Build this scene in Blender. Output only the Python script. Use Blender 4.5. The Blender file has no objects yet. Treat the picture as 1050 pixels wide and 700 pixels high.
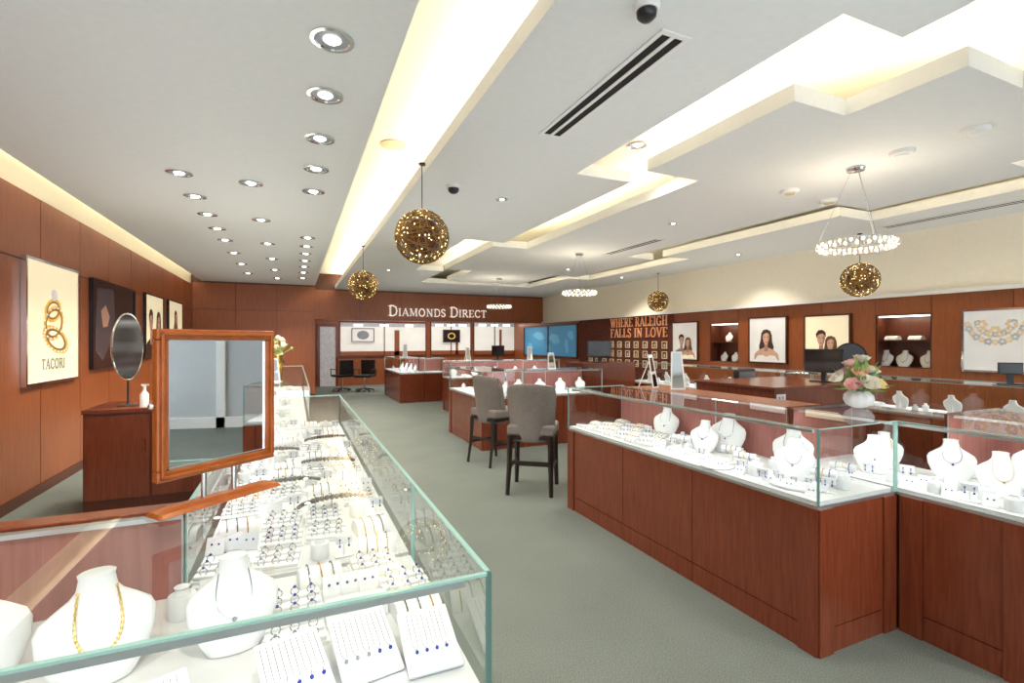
import bpy, math, random
from mathutils import Vector, Matrix
random.seed(4)
SC=bpy.context.scene; C=SC.collection
PI=math.pi
F_=505.0; YAW=math.radians(23.8); CS,SN=math.cos(YAW),math.sin(YAW); H=1.5
def atz(px,py,z):
    t=(H-z)*F_/(py-350.0); u=(px-525)/F_
    return (t*(SN+CS*u), t*(CS-SN*u))
def onx(px,py,X):
    u=(px-525)/F_; t=X/(SN+CS*u); return (t*(CS-SN*u), H-(py-350)/F_*t)     # -> y,z
def ony(px,py,Y):
    u=(px-525)/F_; t=Y/(CS-SN*u); return (t*(SN+CS*u), H-(py-350)/F_*t)     # -> x,z
ORD='first second third fourth fifth sixth seventh eighth ninth tenth eleventh twelfth thirteenth fourteenth fifteenth sixteenth seventeenth eighteenth nineteenth twentieth'.split()
# ------------------------------------------------ materials
def nt(m):
    m.use_nodes=True; return m.node_tree.nodes,m.node_tree.links
def mat(name,col,rough=.5,metal=0.0,emit=0,ecol=None,noise=0,nscale=20,bump=0):
    m=bpy.data.materials.new(name); n,l=nt(m); b=n['Principled BSDF']
    b.inputs['Base Color'].default_value=(*col,1); b.inputs['Roughness'].default_value=rough; b.inputs['Metallic'].default_value=metal
    if emit:
        b.inputs['Emission Color'].default_value=(*(ecol or col),1); b.inputs['Emission Strength'].default_value=emit
        m.cycles.emission_sampling='NONE'
    tc=n.new('ShaderNodeTexCoord'); nz=n.new('ShaderNodeTexNoise'); nz.inputs['Scale'].default_value=nscale; l.new(tc.outputs['Object'],nz.inputs['Vector'])
    mx=n.new('ShaderNodeMix'); mx.data_type='RGBA'; k=noise or .04
    mx.inputs[6].default_value=(*[c*(1-k) for c in col],1); mx.inputs[7].default_value=(*[min(1,c*(1+k)) for c in col],1)
    l.new(nz.outputs['Fac'],mx.inputs[0]); l.new(mx.outputs[2],b.inputs['Base Color'])
    if bump:
        bp=n.new('ShaderNodeBump'); bp.inputs['Strength'].default_value=bump; bp.inputs['Distance'].default_value=.01; l.new(nz.outputs['Fac'],bp.inputs['Height']); l.new(bp.outputs['Normal'],b.inputs['Normal'])
    return m
def wood(name,c1,c2,rough=.3,sc=(9,9,.7)):
    m=bpy.data.materials.new(name); n,l=nt(m); b=n['Principled BSDF']
    tc=n.new('ShaderNodeTexCoord'); mp=n.new('ShaderNodeMapping'); mp.inputs['Scale'].default_value=sc
    nz=n.new('ShaderNodeTexNoise'); nz.inputs['Scale'].default_value=6; nz.inputs['Detail'].default_value=6; nz.inputs['Distortion'].default_value=.6
    n2=n.new('ShaderNodeTexNoise'); n2.inputs['Scale'].default_value=.9
    l.new(tc.outputs['Object'],mp.inputs['Vector']); l.new(mp.outputs[0],nz.inputs['Vector']); l.new(tc.outputs['Object'],n2.inputs['Vector'])
    ad=n.new('ShaderNodeMath'); ad.operation='MULTIPLY_ADD'; ad.inputs[1].default_value=.65; l.new(nz.outputs['Fac'],ad.inputs[0])
    m2=n.new('ShaderNodeMath'); m2.operation='MULTIPLY'; m2.inputs[1].default_value=.35; l.new(n2.outputs['Fac'],m2.inputs[0]); l.new(m2.outputs[0],ad.inputs[2])
    cr=n.new('ShaderNodeValToRGB'); cr.color_ramp.elements[0].position=.3; cr.color_ramp.elements[1].position=.72
    cr.color_ramp.elements[0].color=(*c1,1); cr.color_ramp.elements[1].color=(*c2,1)
    l.new(ad.outputs[0],cr.inputs[0]); l.new(cr.outputs[0],b.inputs['Base Color']); b.inputs['Roughness'].default_value=rough
    return m
def glassm(name,tint=(.97,1,.985),base=.075,top=.75):
    m=bpy.data.materials.new(name); n,l=nt(m); n.remove(n['Principled BSDF']); o=n['Material Output']
    lw=n.new('ShaderNodeLayerWeight'); lw.inputs['Blend'].default_value=.5
    pw=n.new('ShaderNodeMath'); pw.operation='POWER'; pw.inputs[1].default_value=4.5; l.new(lw.outputs['Facing'],pw.inputs[0])
    ma=n.new('ShaderNodeMath'); ma.operation='MULTIPLY_ADD'; ma.inputs[1].default_value=top; ma.inputs[2].default_value=base; l.new(pw.outputs[0],ma.inputs[0])
    tr=n.new('ShaderNodeBsdfTransparent'); tr.inputs[0].default_value=(*tint,1)
    gl=n.new('ShaderNodeBsdfGlossy'); gl.inputs['Roughness'].default_value=.01
    mx=n.new('ShaderNodeMixShader'); l.new(ma.outputs[0],mx.inputs[0]); l.new(tr.outputs[0],mx.inputs[1]); l.new(gl.outputs[0],mx.inputs[2]); l.new(mx.outputs[0],o.inputs[0])
    return m
M={}
M['wood']=wood('cherry wood',(.135,.027,.011),(.245,.058,.023),.2)
M['wallwood']=wood('cherry wall panel',(.25,.064,.020),(.41,.125,.042),.3)
M['wooddark']=wood('dark wood',(.07,.018,.009),(.13,.034,.016),.35)
M['frame']=wood('glossy frame wood',(.24,.056,.010),(.42,.115,.022),.12,(3,14,3))
M['rear']=wood('case lining wood',(.28,.105,.09),(.42,.185,.16),.2)
M['leg']=mat('dark stool leg',(.022,.014,.011),.35)
M['ceil']=mat('ceiling paint',(.76,.78,.77),.9)
M['cream']=mat('cream paint',(.86,.80,.65),.85)
M['cove']=mat('cove paint',(.88,.84,.74),.85)
M['white']=mat('white paint',(.8,.8,.78),.5)
M['leather']=mat('white leatherette',(.76,.77,.78),.45)
M['deck']=mat('white deck cloth',(.64,.65,.66),.7)
M['alu']=mat('brushed metal',(.62,.64,.65),.3,.9)
M['steel']=mat('polished steel',(.75,.75,.76),.12,1)
M['black']=mat('black plastic',(.012,.012,.013),.35)
M['blackg']=mat('glossy black back',(.02,.02,.022),.08)
M['dark']=mat('dark slot',(.006,.006,.006),.8)
M['gold']=mat('gold',(.85,.55,.16),.2,1)
M['bronze']=mat('bronze wire',(.26,.15,.045),.35,.7)
M['pewter']=mat('grey brown beads',(.16,.135,.115),.3,.5)
M['silver']=mat('silver',(.42,.43,.45),.15,1)
M['gem']=mat('clear stone',(.32,.36,.42),.05,.5)
M['sapph']=mat('sapphire stone',(.012,.03,.32),.08,.1)
M['pearl']=mat('pearl',(.75,.68,.55),.2)
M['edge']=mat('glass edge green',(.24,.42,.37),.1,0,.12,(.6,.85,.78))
M['glass']=glassm('case glass')
M['wglass']=glassm('window glass',(.93,.96,.97),.06)
M['mirror']=mat('mirror',(.84,.85,.85),.01,1)
M['fabric']=mat('grey stool fabric',(.21,.185,.165),.9,0,0,None,.25,60,.3)
M['led']=mat('led strip',(1,.97,.9),.5,0,5)
M['lamp']=mat('lamp lens',(1,.96,.88),.5,0,9)
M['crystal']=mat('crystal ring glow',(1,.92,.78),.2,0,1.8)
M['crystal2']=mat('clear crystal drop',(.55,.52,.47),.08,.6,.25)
M['bead']=mat('warm bead lights',(1,.72,.3),.3,0,4)
M['speaker']=mat('beige grille',(.62,.52,.33),.8)
M['lit']=mat('sign letter',(.85,.80,.74),.4,0,.35)
M['peach']=mat('copper letter',(.72,.34,.16),.5,0,.22)
M['skin']=mat('print skin',(.62,.38,.27),.6,0,.12,None,.15,9)
M['skin2']=mat('print skin shade',(.42,.22,.15),.6,0,.08)
M['lips']=mat('print lips',(.45,.10,.09),.6)
M['hair']=mat('print hair',(.055,.03,.02),.6,0,0,None,.6,14)
M['hair2']=mat('print brown hair',(.16,.08,.04),.6,0,0,None,.5,14)
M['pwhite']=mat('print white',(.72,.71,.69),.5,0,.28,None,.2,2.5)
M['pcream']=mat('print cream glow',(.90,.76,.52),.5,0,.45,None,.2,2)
M['pdark']=mat('print dark',(.015,.014,.018),.12)
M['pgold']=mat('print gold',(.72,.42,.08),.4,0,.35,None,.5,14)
M['pgold2']=mat('print deep gold',(.32,.15,.02),.4,0,.1,None,.5,14)
M['pgoldl']=mat('print pale gold',(.70,.56,.34),.4,0,.2,None,.3,14)
M['psilver']=mat('print silver',(.46,.46,.47),.4,0,.2,None,.4,14)
M['pgrey']=mat('print grey',(.28,.3,.33),.5,0,0,None,.3,6)
M['pdim']=mat('print dim violet grey',(.085,.08,.10),.15,0,0,None,.6,3)
M['blue']=mat('blue lit panel',(.03,.18,.32),.4,0,.4)
M['bluel']=mat('pale blue lit panel',(.08,.28,.42),.4,0,.35)
M['office']=mat('lit office wall',(.66,.64,.58),.8,0,.5,None,.25,1.5)
M['green']=mat('light leaf green',(.26,.42,.12),.5,0,0,None,.3,30)
M['rpeach']=mat('peach petals',(.88,.58,.42),.6,0,.06)
M['rpink']=mat('pink petals',(.86,.52,.50),.6,0,.06)
M['rwhite']=mat('cream petals',(.90,.86,.74),.6)
M['ryel']=mat('yellow petals',(.88,.74,.34),.6)
M['doorgrey']=mat('pale grey door panel',(.50,.53,.55),.3)
M['bottle']=mat('frosted bottle',(.7,.74,.74),.15)
# carpet
m=bpy.data.materials.new('grey green carpet'); n,l=nt(m); b=n['Principled BSDF']; b.inputs['Roughness'].default_value=.95
tc=n.new('ShaderNodeTexCoord'); a1=n.new('ShaderNodeTexNoise'); a1.inputs['Scale'].default_value=150; a1.inputs['Detail'].default_value=4; a1.inputs['Roughness'].default_value=.7
a2=n.new('ShaderNodeTexNoise'); a2.inputs['Scale'].default_value=1.5; a2.inputs['Detail'].default_value=3
mm=n.new('ShaderNodeMath'); mm.operation='MULTIPLY_ADD'; mm.inputs[1].default_value=.85
m3=n.new('ShaderNodeMath'); m3.operation='MULTIPLY'; m3.inputs[1].default_value=.15
cr=n.new('ShaderNodeValToRGB'); cr.color_ramp.elements[0].position=.36; cr.color_ramp.elements[1].position=.64
cr.color_ramp.elements[0].color=(.078,.093,.079,1); cr.color_ramp.elements[1].color=(.20,.225,.20,1)
for a in (a1,a2): l.new(tc.outputs['Object'],a.inputs['Vector'])
l.new(a1.outputs['Fac'],mm.inputs[0]); l.new(a2.outputs['Fac'],m3.inputs[0]); l.new(m3.outputs[0],mm.inputs[2]); l.new(mm.outputs[0],cr.inputs[0]); l.new(cr.outputs[0],b.inputs['Base Color'])
bp=n.new('ShaderNodeBump'); bp.inputs['Strength'].default_value=.25; bp.inputs['Distance'].default_value=.005; l.new(a1.outputs['Fac'],bp.inputs['Height']); l.new(bp.outputs[0],b.inputs['Normal'])
M['carpet']=m
# brick
m=bpy.data.materials.new('red brick'); n,l=nt(m); b=n['Principled BSDF']; b.inputs['Roughness'].default_value=.8
tc=n.new('ShaderNodeTexCoord')
sp=n.new('ShaderNodeSeparateXYZ'); cb=n.new('ShaderNodeCombineXYZ'); l.new(tc.outputs['Object'],sp.inputs[0]); l.new(sp.outputs['Y'],cb.inputs['X']); l.new(sp.outputs['Z'],cb.inputs['Y'])
br=n.new('ShaderNodeTexBrick'); br.inputs['Scale'].default_value=4; br.inputs['Color1'].default_value=(.17,.035,.02,1); br.inputs['Color2'].default_value=(.11,.024,.014,1); br.inputs['Mortar'].default_value=(.08,.035,.025,1)
l.new(cb.outputs[0],br.inputs['Vector']); l.new(br.outputs['Color'],b.inputs['Base Color']); M['brick']=m
# ------------------------------------------------ mesh builder
class MB:
    def __init__(s): s.v=[]; s.f=[]
    def add(s,vs,fs):
        o=len(s.v); s.v+= [tuple(v) for v in vs]; s.f+=[tuple(i+o for i in f) for f in fs]; return s
    def box(s,x0,x1,y0,y1,z0,z1,mx=None):
        vs=[Vector((x,y,z)) for z in (z0,z1) for y in (y0,y1) for x in (x0,x1)]
        if mx is not None: vs=[mx@v for v in vs]
        return s.add(vs,[(0,2,3,1),(4,5,7,6),(0,1,5,4),(2,6,7,3),(0,4,6,2),(1,3,7,5)])
    def quad(s,*p): return s.add(p,[tuple(range(len(p)))])
    def prism(s,pts,z0,z1):
        n=len(pts); return s.add([(x,y,z0) for x,y in pts]+[(x,y,z1) for x,y in pts],[tuple(range(n-1,-1,-1)),tuple(range(n,2*n))]+[(i,(i+1)%n,(i+1)%n+n,i+n) for i in range(n)])
    def tube(s,pts,r,n=8,closed=False,rs=None):
        P=[Vector(p) for p in pts]; k=len(P); up=None; vs=[]
        for i in range(k):
            if closed: d=P[(i+1)%k]-P[i-1]
            else: d=P[min(i+1,k-1)]-P[max(i-1,0)]
            d.normalize()
            if up is None:
                up=Vector((0,0,1)) if abs(d.z)<.9 else Vector((1,0,0))
            a=d.cross(up)
            if a.length<1e-4: a=d.cross(Vector((0,1,.1)))
            a.normalize(); bb=a.cross(d); up=bb
            rr=rs[i] if rs else r
            for j in range(n):
                t=2*PI*j/n; vs.append(P[i]+a*math.cos(t)*rr+bb*math.sin(t)*rr)
        fs=[]
        for i in range(k if closed else k-1):
            i2=(i+1)%k
            for j in range(n): fs.append((i*n+j,i*n+(j+1)%n,i2*n+(j+1)%n,i2*n+j))
        if not closed: fs+= [tuple(range(n-1,-1,-1)),tuple((k-1)*n+j for j in range(n))]
        return s.add(vs,fs)
    def cyl(s,p0,p1,r,n=14,r2=None): return s.tube([p0,p1],r,n,False,[r,r if r2 is None else r2])
    def loft(s,rings,n=20,cap=True):   # rings (cx,cy,z,rx,ry)
        vs=[];k=len(rings)
        for (cx,cy,z,rx,ry) in rings:
            for j in range(n): t=2*PI*j/n; vs.append((cx+rx*math.cos(t),cy+ry*math.sin(t),z))
        fs=[(i*n+j,i*n+(j+1)%n,(i+1)*n+(j+1)%n,(i+1)*n+j) for i in range(k-1) for j in range(n)]
        if cap: fs+=[tuple(range(n-1,-1,-1)),tuple((k-1)*n+j for j in range(n))]
        return s.add(vs,fs)
    def lathe(s,prof,n=24,cx=0,cy=0,cap=True): return s.loft([(cx,cy,z,r,r) for r,z in prof],n,cap)
    def ball(s,c,r,n=8,k=5):
        return s.loft([(c[0],c[1],c[2]+r*math.cos(PI*(1-i/k)),max(1e-4,r*math.sin(PI*i/k)),max(1e-4,r*math.sin(PI*i/k))) for i in range(k+1)],n)
    def ell(s,cx,cz,rx,rz,y,n=24,a0=0,a1=2*PI):
        return s.add([(cx+rx*math.cos(a0+(a1-a0)*j/n),y,cz+rz*math.sin(a0+(a1-a0)*j/n)) for j in range(n)],[tuple(range(n))])
    def flat(s,pts,y,cx=0,cz=0,k=1): return s.add([(cx+a*k,y,cz+b_*k) for a,b_ in pts],[tuple(range(len(pts)))])
    def ann(s,cx,cz,rx,rz,w,y,n=32,rot=0):
        vs=[]
        for j in range(n):
            t=2*PI*j/n
            for q in (1,1-w):
                a=rx*q*math.cos(t); c=rz*q*math.sin(t); vs.append((cx+a*math.cos(rot)-c*math.sin(rot),y,cz+a*math.sin(rot)+c*math.cos(rot)))
        return s.add(vs,[(2*j,2*((j+1)%n),2*((j+1)%n)+1,2*j+1) for j in range(n)])
    def stroke(s,pts,w,y0,y1):
        for (a,b) in zip(pts[:-1],pts[1:]):
            d=Vector((b[0]-a[0],b[1]-a[1])); 
            if d.length<1e-6: continue
            d.normalize(); e=d*w*.25; nn=Vector((-d.y,d.x))*w/2
            q=[Vector(a)-e-nn,Vector(b)+e-nn,Vector(b)+e+nn,Vector(a)-e+nn]
            s.add([(p.x,y0,p.y) for p in q]+[(p.x,y1,p.y) for p in q],[(0,1,2,3),(7,6,5,4)]+[(i,i+4,(i+1)%4+4,(i+1)%4) for i in range(4)])
        return s
    def build(s,name,m,parent=None,smooth=False,bevel=0):
        me=bpy.data.meshes.new(name); me.from_pydata(s.v,[],s.f); me.materials.append(M[m] if isinstance(m,str) else m)
        me.update()
        if smooth:
            for p in me.polygons: p.use_smooth=True
            try: me.set_sharp_from_angle(angle=math.radians(45))
            except Exception: pass
        o=bpy.data.objects.new(name,me); C.objects.link(o)
        if parent: o.parent=parent
        if bevel:
            b=o.modifiers.new('bevel','BEVEL'); b.width=bevel; b.segments=2; b.limit_method='ANGLE'
        return o
def thing(name,label,cat,loc=(0,0,0),rotz=0,group=None):
    o=bpy.data.objects.new(name,None); C.objects.link(o); o.location=loc; o.rotation_euler=(0,0,rotz); o.empty_display_size=.05
    o['label']=label; o['category']=cat
    if group: o['group']=group
    return o
def tag(o,label,cat,group=None):
    o['label']=label; o['category']=cat
    if group: o['group']=group
    return o
def st(o): o['kind']='structure'; return o
def dup(root,loc,rotz=0,label=None,group=None,sc=None):
    def rec(o,par):
        c=o.copy(); C.objects.link(c); c.parent=par
        for ch in o.children: rec(ch,c)
        return c
    r=rec(root,None); r.location=loc; r.rotation_euler=(0,0,rotz)
    if sc: r.scale=(sc,sc,sc) if not isinstance(sc,tuple) else sc
    if label: r['label']=label
    if group: r['group']=group
    return r
class Proto:
    def __init__(s,fn): s.fn=fn; s.o=None
    def __call__(s,loc,rotz=0,label='',group=None,sc=None):
        if s.o is None:
            s.o=s.fn(); s.o.location=loc; s.o.rotation_euler=(0,0,rotz); s.o['label']=label
            if group: s.o['group']=group
            if sc: s.o.scale=(sc,sc,sc)
            return s.o
        return dup(s.o,loc,rotz,label,group,sc or 1.0)
def area(name,loc,sx,sy,e,col=(1,.95,.88),rot=(0,0,0),parent=None):
    d=bpy.data.lights.new(name,'AREA'); d.shape='RECTANGLE'; d.size=sx; d.size_y=sy; d.energy=e; d.color=col
    o=bpy.data.objects.new(name,d); C.objects.link(o); o.location=loc; o.rotation_euler=rot
    if parent: o.parent=parent
    return o
def spot(name,loc,e,col=(1,.93,.82),ang=100,r=.04,parent=None,blend=.7):
    d=bpy.data.lights.new(name,'SPOT'); d.energy=e; d.color=col; d.spot_size=math.radians(ang); d.spot_blend=blend; d.shadow_soft_size=r
    o=bpy.data.objects.new(name,d); C.objects.link(o); o.location=loc
    if parent: o.parent=parent
    return o
# ------------------------------------------------ shell
CZ=3.0; RZ=3.42
st(MB().box(-2.45,8.3,-2.6,18.2,-.1,0).build('floor','carpet'))
def boards(mb,a0,a1,z0,z1,wd,fn,gap=.012):
    n=max(1,round((a1-a0)/wd)); w=(a1-a0)/n
    for i in range(n): fn(mb,a0+i*w+gap/2,a0+(i+1)*w-gap/2,z0,z1)
wl=st(MB().box(-2.45,-2.33,-2.6,14.4,0,RZ).build('wall_left','cream'))
st(MB().box(-2.33,-2.316,-2.5,14.19,.0,2.89).build('wall_left','wooddark',wl))
mb=MB(); f=lambda m_,a,b_,z0,z1:m_.box(-2.315,-2.30,a,b_,z0,z1)
boards(mb,-2.5,14.19,.1,2.255,1.0,f); boards(mb,-2.5,14.19,2.27,2.9,1.0,f)
st(mb.build('wall_left','wallwood',wl))
st(MB().box(-2.30,-2.285,-2.5,14.19,0,.1).build('baseboard_left','wooddark'))
w=MB().box(-2.32,.5,14.22,14.4,0,RZ); wb=st(w.build('wall_back','wooddark'))
mb=MB(); f=lambda m_,a,b_,z0,z1:m_.box(a,b_,14.2,14.219,z0,z1)
boards(mb,-2.3,.5,.1,2.3,.8,f); boards(mb,-2.3,.5,2.31,2.96,.8,f); st(mb.build('wall_back','wallwood',wb))
hd=st(MB().box(.5,7.8,14.92,15.3,2.12,RZ).build('wall_back','wooddark'))
mb=MB(); f=lambda m_,a,b_,z0,z1:m_.box(a,b_,14.9,14.919,z0,z1)
boards(mb,.5,7.8,2.12,2.96,1.22,f,.012); st(mb.build('wall_back','wallwood',hd))
st(MB().box(.4,.5,14.4,17.6,0,2.6).build('wall_back','wallwood'))
st(MB().box(.4,8.3,17.6,17.8,0,2.6).build('wall_back','wallwood'))
st(MB().box(.4,8.3,15.3,17.8,2.6,2.7).build('ceiling','ceil'))
XR=7.85
n1=[onx(757,330,XR)[0],onx(728,330,XR)[0]]; n2=[onx(955,330,XR)[0],onx(898,330,XR)[0]]
nz1=(onx(742,371,XR)[1],onx(742,331,XR)[1]); nz2=(onx(926,377,XR)[1],onx(926,322,XR)[1])
mb=MB(); f=lambda m_,a,b_,z0,z1:m_.box(XR,XR+.3,a,b_,z0,z1)
segs=[(1.3,n2[0]),(n2[1],n1[0]),(n1[1],8.72)]
for a,b_ in segs: boards(mb,a,b_,0,2.2,.95,f,.010)
for (a,b_),(z0,z1) in ((n2,nz2),(n1,nz1)):
    mb.box(XR,XR+.3,a,b_,0,z0); mb.box(XR,XR+.3,a,b_,z1,2.2)
mb.box(XR+.3,XR+.36,1.3,8.72,0,2.2)
wr=st(mb.build('wall_right','wallwood'))
st(MB().box(XR-.02,XR+.3,8.72,12.75,0,2.2).build('wall_right','brick',wr))
st(MB().box(XR,XR+.3,12.75,17.6,0,2.7).build('wall_right','wallwood',wr))
st(MB().box(7.72,8.2,-2.6,14.92,2.14,RZ).build('wall_right','cream',wr))
st(MB().box(7.66,7.72,1.3,14.9,2.12,2.17).build('trim_1','white',wr))
mb=MB()
for y in (-2.55,-1.3,-.1,1.2): mb.box(XR-.03,XR+.12,y,y+.14,0,2.14)
mb.box(XR-.03,XR+.12,-2.5,1.3,2.0,2.14); mb.box(XR-.03,XR+.12,-2.5,1.3,0,.18)
d1=st(mb.build('door_1','white'))
st(MB().box(XR+.04,XR+.1,-2.5,1.25,.1,2.1).build('door_panel','doorgrey',d1))
st(MB().cyl((XR-.09,-.2,.8),(XR-.09,-.2,1.5),.015).cyl((XR-.09,-.2,.85),(XR,-.2,.85),.01).cyl((XR-.09,-.2,1.45),(XR,-.2,1.45),.01).build('door_handle','steel',d1))
mb=MB().box(-2.45,8.3,-2.75,-2.6,2.6,RZ).box(-2.45,8.3,-2.75,-2.6,0,.15)
for x in (-2.45,-.9,.7,2.3,3.9,5.5,7.1,8.2): mb.box(x,x+.12,-2.75,-2.6,.15,2.6)
wf=st(mb.build('wall_front','white'))
st(MB().quad((-2.4,-2.68,.15),(8.2,-2.68,.15),(8.2,-2.68,2.6),(-2.4,-2.68,2.6)).build('window_4','wglass'))
# ceilings
st(MB().box(-2.45,8.3,-2.75,15.0,RZ,RZ+.12).build('ceiling','cove'))
st(MB().prism([(-2.1,-2.6),(.5,-2.6),(.5,14.22),(-2.1,14.22)],CZ,CZ+.07).box(.46,.5,-2.6,14.9,CZ+.07,RZ).build('ceiling','ceil'))
OUT=[(.5,1.45,2.75),(1.45,3.8,2.3),(3.8,6.9,2.9),(6.9,10.2,2.3),(10.2,12.3,2.9)]
PLT=[(.9,1.45,3.95),(1.45,2.1,3.35),(2.1,3.5,2.85),(3.5,7.2,3.45),(7.2,9.9,2.85),(9.9,11.8,3.45)]
MX=8.86
def zig(L): 
    p=[]
    for a,b_,x in L: p+=[(x,a),(x,b_)]
    return p
ol=zig(OUT)
pl=[(1.05,-2.6),(7.72,-2.6),(7.72,.5)]+[(MX-OUT[0][2],.5)]+[(OUT[0][2],.5)]+ol[1:]+[(MX-OUT[-1][2],12.3),(7.72,12.3),(7.72,14.92),(1.05,14.92)]
st(MB().prism(pl,CZ,CZ+.11).build('ceiling','ceil'))
pr=[(MX-x,y) for x,y in ol][0:]
st(MB().prism([(7.72,.5)]+[(7.72,12.3)]+pr[::-1],CZ,CZ+.11).build('ceiling','ceil'))
pz=zig(PLT); pzr=[(MX-x,y) for x,y in pz]
st(MB().prism(pz[::1]+pzr[::-1],CZ,CZ+.11).build('ceiling','ceil'))
st(MB().box(4.2,4.65,1.6,11,CZ+.11,RZ).build('ceiling','ceil'))
WARM=(1,.85,.60)
KC=6.0
def coveY(x,y0,y1,k=1,z=CZ+.14,col=WARM): area('cove_light',(x,(y0+y1)/2,z),.04,y1-y0,KC*(y1-y0)*k,col,(PI,0,0))
def coveX(y,x0,x1,k=1): area('cove_light',((x0+x1)/2,y,CZ+.14),abs(x1-x0),.04,KC*abs(x1-x0)*k,WARM,(PI,0,0))
coveY(1.17,-2,6,1.0); coveY(1.17,6,14.8,1.1); coveY(-2.14,-2,14.1,.75,CZ+.14,(1,.9,.72))
for a,b_,x in PLT:
    coveY(x+.10,a+.05,b_-.02); coveY(MX-x-.10,a+.05,b_-.02,1.6)
for i in range(len(PLT)-1):
    y=PLT[i][1]; x0,x1=PLT[i][2],PLT[i+1][2]; yy=y+.1 if x1<x0 else y-.1
    coveX(yy,x0,x1); coveX(yy,MX-x0,MX-x1)
# added unseen upward fill lights that brighten the ceiling; no fixtures there
for (x,y,sx,sy,e,c) in ((-.9,3,1.6,8,13,(.93,.97,1)),(-.9,11,1.6,6,5,(.95,.97,1)),(2.0,3,1.6,8,13,(.97,.98,1)),(4.5,5,2.5,7,16,(1,.93,.84)),(6.9,5,1.2,9,14,(1,.96,.88)),(4.5,12,5,4,12,(1,.96,.9))):
    area('ceiling_fill',(x,y,1.95),sx,sy,e,c,(PI,0,0))
area('back_room_fill',(4.2,16.4,2.58),6.5,.5,70,(1,.97,.92))  # area fill added to brighten the dark back room, not a fixture
def vent(loc,L,rz,label):
    t=thing('ceiling_vent',label,'vent',loc,rz,'linear ceiling vents')
    MB().box(-.09,-.065,-L/2,L/2,-.008,0).box(.065,.09,-L/2,L/2,-.008,0).box(-.012,.012,-L/2,L/2,-.008,0).box(-.09,.09,-L/2-.03,-L/2,-.008,0).box(-.09,.09,L/2,L/2+.03,-.008,0).build('frame','white',t)
    MB().box(-.065,-.012,-L/2,L/2,-.004,0).build('slot','dark',t); MB().box(.012,.065,-L/2,L/2,-.004,0).build('slot','dark',t)
vent((1.70,2.52,CZ-.001),1.25,0,'large two-slot ceiling vent above the aisle in the foreground')
vent((7.1,3.2,CZ-.001),1.5,0,'narrow slotted ceiling vent at far right near the curtain wall')
vent((4.9,6.4,CZ-.001),1.3,0,'slotted ceiling vent in the middle of the raised ceiling tray')
def mk_dl():
    t=thing('recessed_downlight','','ceiling light')
    MB().lathe([(.105,-.001),(.105,-.008),(.085,-.010),(.078,-.004),(.078,-.001)],28,cap=False).build('trim_ring','steel',t,True)
    MB().lathe([(.078,-.002),(.001,-.0021)],28,cap=False).build('reflector','pgrey',t)
    MB().lathe([(.001,-.014),(.03,-.013),(.042,-.004)],20,cap=False).build('lamp_lens','lamp',t,True)
    spot('lamp',(0,0,-.05),64,ang=118,parent=t)
    return t
DL=Proto(mk_dl)
r1=[2.6,3.2,3.9,4.6,5.3,7.7,8.4,9.1,9.9,10.7,11.6,12.6]
for i,y in enumerate(r1): DL((.17,y,CZ),0,f'round recessed downlight, {ORD[i]} from the front in the row beside the bright ceiling trough','left ceiling downlights')
for i,y in enumerate([5.26,6.8,8.4,9.9,11.4,12.9]): DL((-.38,y,CZ),0,f'round recessed downlight, {ORD[i]} from the front in the middle row of the left ceiling','left ceiling downlights')
for i,y in enumerate([5.2,5.97,6.75,7.55,8.35,9.5,10.8,12.2]): DL((-.94,y,CZ),0,f'round recessed downlight, {ORD[i]} from the front in the row nearest the poster wall','left ceiling downlights')
for i,(x,y) in enumerate([(.17,.3),(-.94,.4)]): DL((x,y,CZ),0,f'added downlight, out of view overhead near the entrance, {ORD[i]} from the aisle','added overhead downlights')  # unseen downlights added to light the front of the room
DL((3.06,3.9,RZ),0,'small recessed downlight up inside the stepped cove','cove downlights')
for i,(x,y) in enumerate([(2.0,.2),(2.0,4.8),(1.6,7.8),(1.8,10.5),(4.4,4.9),(5.2,8.9),(7.0,6.2),(7.0,9.5),(3.2,.2),(5.6,.0)]):  # downlights added as general fill over the sales floor
    t=DL((x,y,CZ),0,f'added small ceiling downlight filling the sales floor, {ORD[i]} counted from the entrance','added fill downlights',.6)
def disc(name,label,cat,x,y,z,r,m,hh=.03,dome=False):
    t=thing(name,label,cat,(x,y,z))
    MB().lathe([(r,0),(r,-hh*.5),(r*.85,-hh)],24).build('housing','white',t,True)
    if dome: MB().lathe([(r*.75,-hh),(r*.7,-hh-r*.4),(r*.4,-hh-r*.68),(.001,-hh-r*.75)],24).build('dome',m,t,True)
    else: MB().lathe([(r*.6,-hh),(r*.5,-hh-.012),(.001,-hh-.014)],20).build('cover',m,t,True)
x,y=atz(663,5,CZ); disc('dome_camera','black dome security camera on the ceiling at the top edge','camera',x,y,CZ,.06,'black',.03,True)
x,y=atz(465,190,CZ); disc('dome_camera','black dome security camera on the ceiling beside the hanging gold ball','camera',x,y,CZ,.07,'black',.03,True)
for px,py,lb,m_ in ((1000,132,'white smoke detector nearest the right edge of the ceiling','white'),(925,155,'white smoke detector beyond the chandelier canopy','white'),(810,195,'beige round speaker left of the chandelier canopy','speaker'),(850,205,'beige round speaker directly beyond the chandelier canopy','speaker')):
    x,y=atz(px,py,CZ); disc('smoke_detector' if m_=='white' else 'ceiling_speaker',lb,'detector' if m_=='white' else 'speaker',x,y,CZ,.085,m_)
x,y=atz(404,148,RZ); tag(MB().lathe([(.13,0),(.13,-.01),(.001,-.011)],28,x,y).build('ceiling_speaker','speaker'),'round beige ceiling speaker inside the bright long trough','speaker').location.z=RZ
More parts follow.
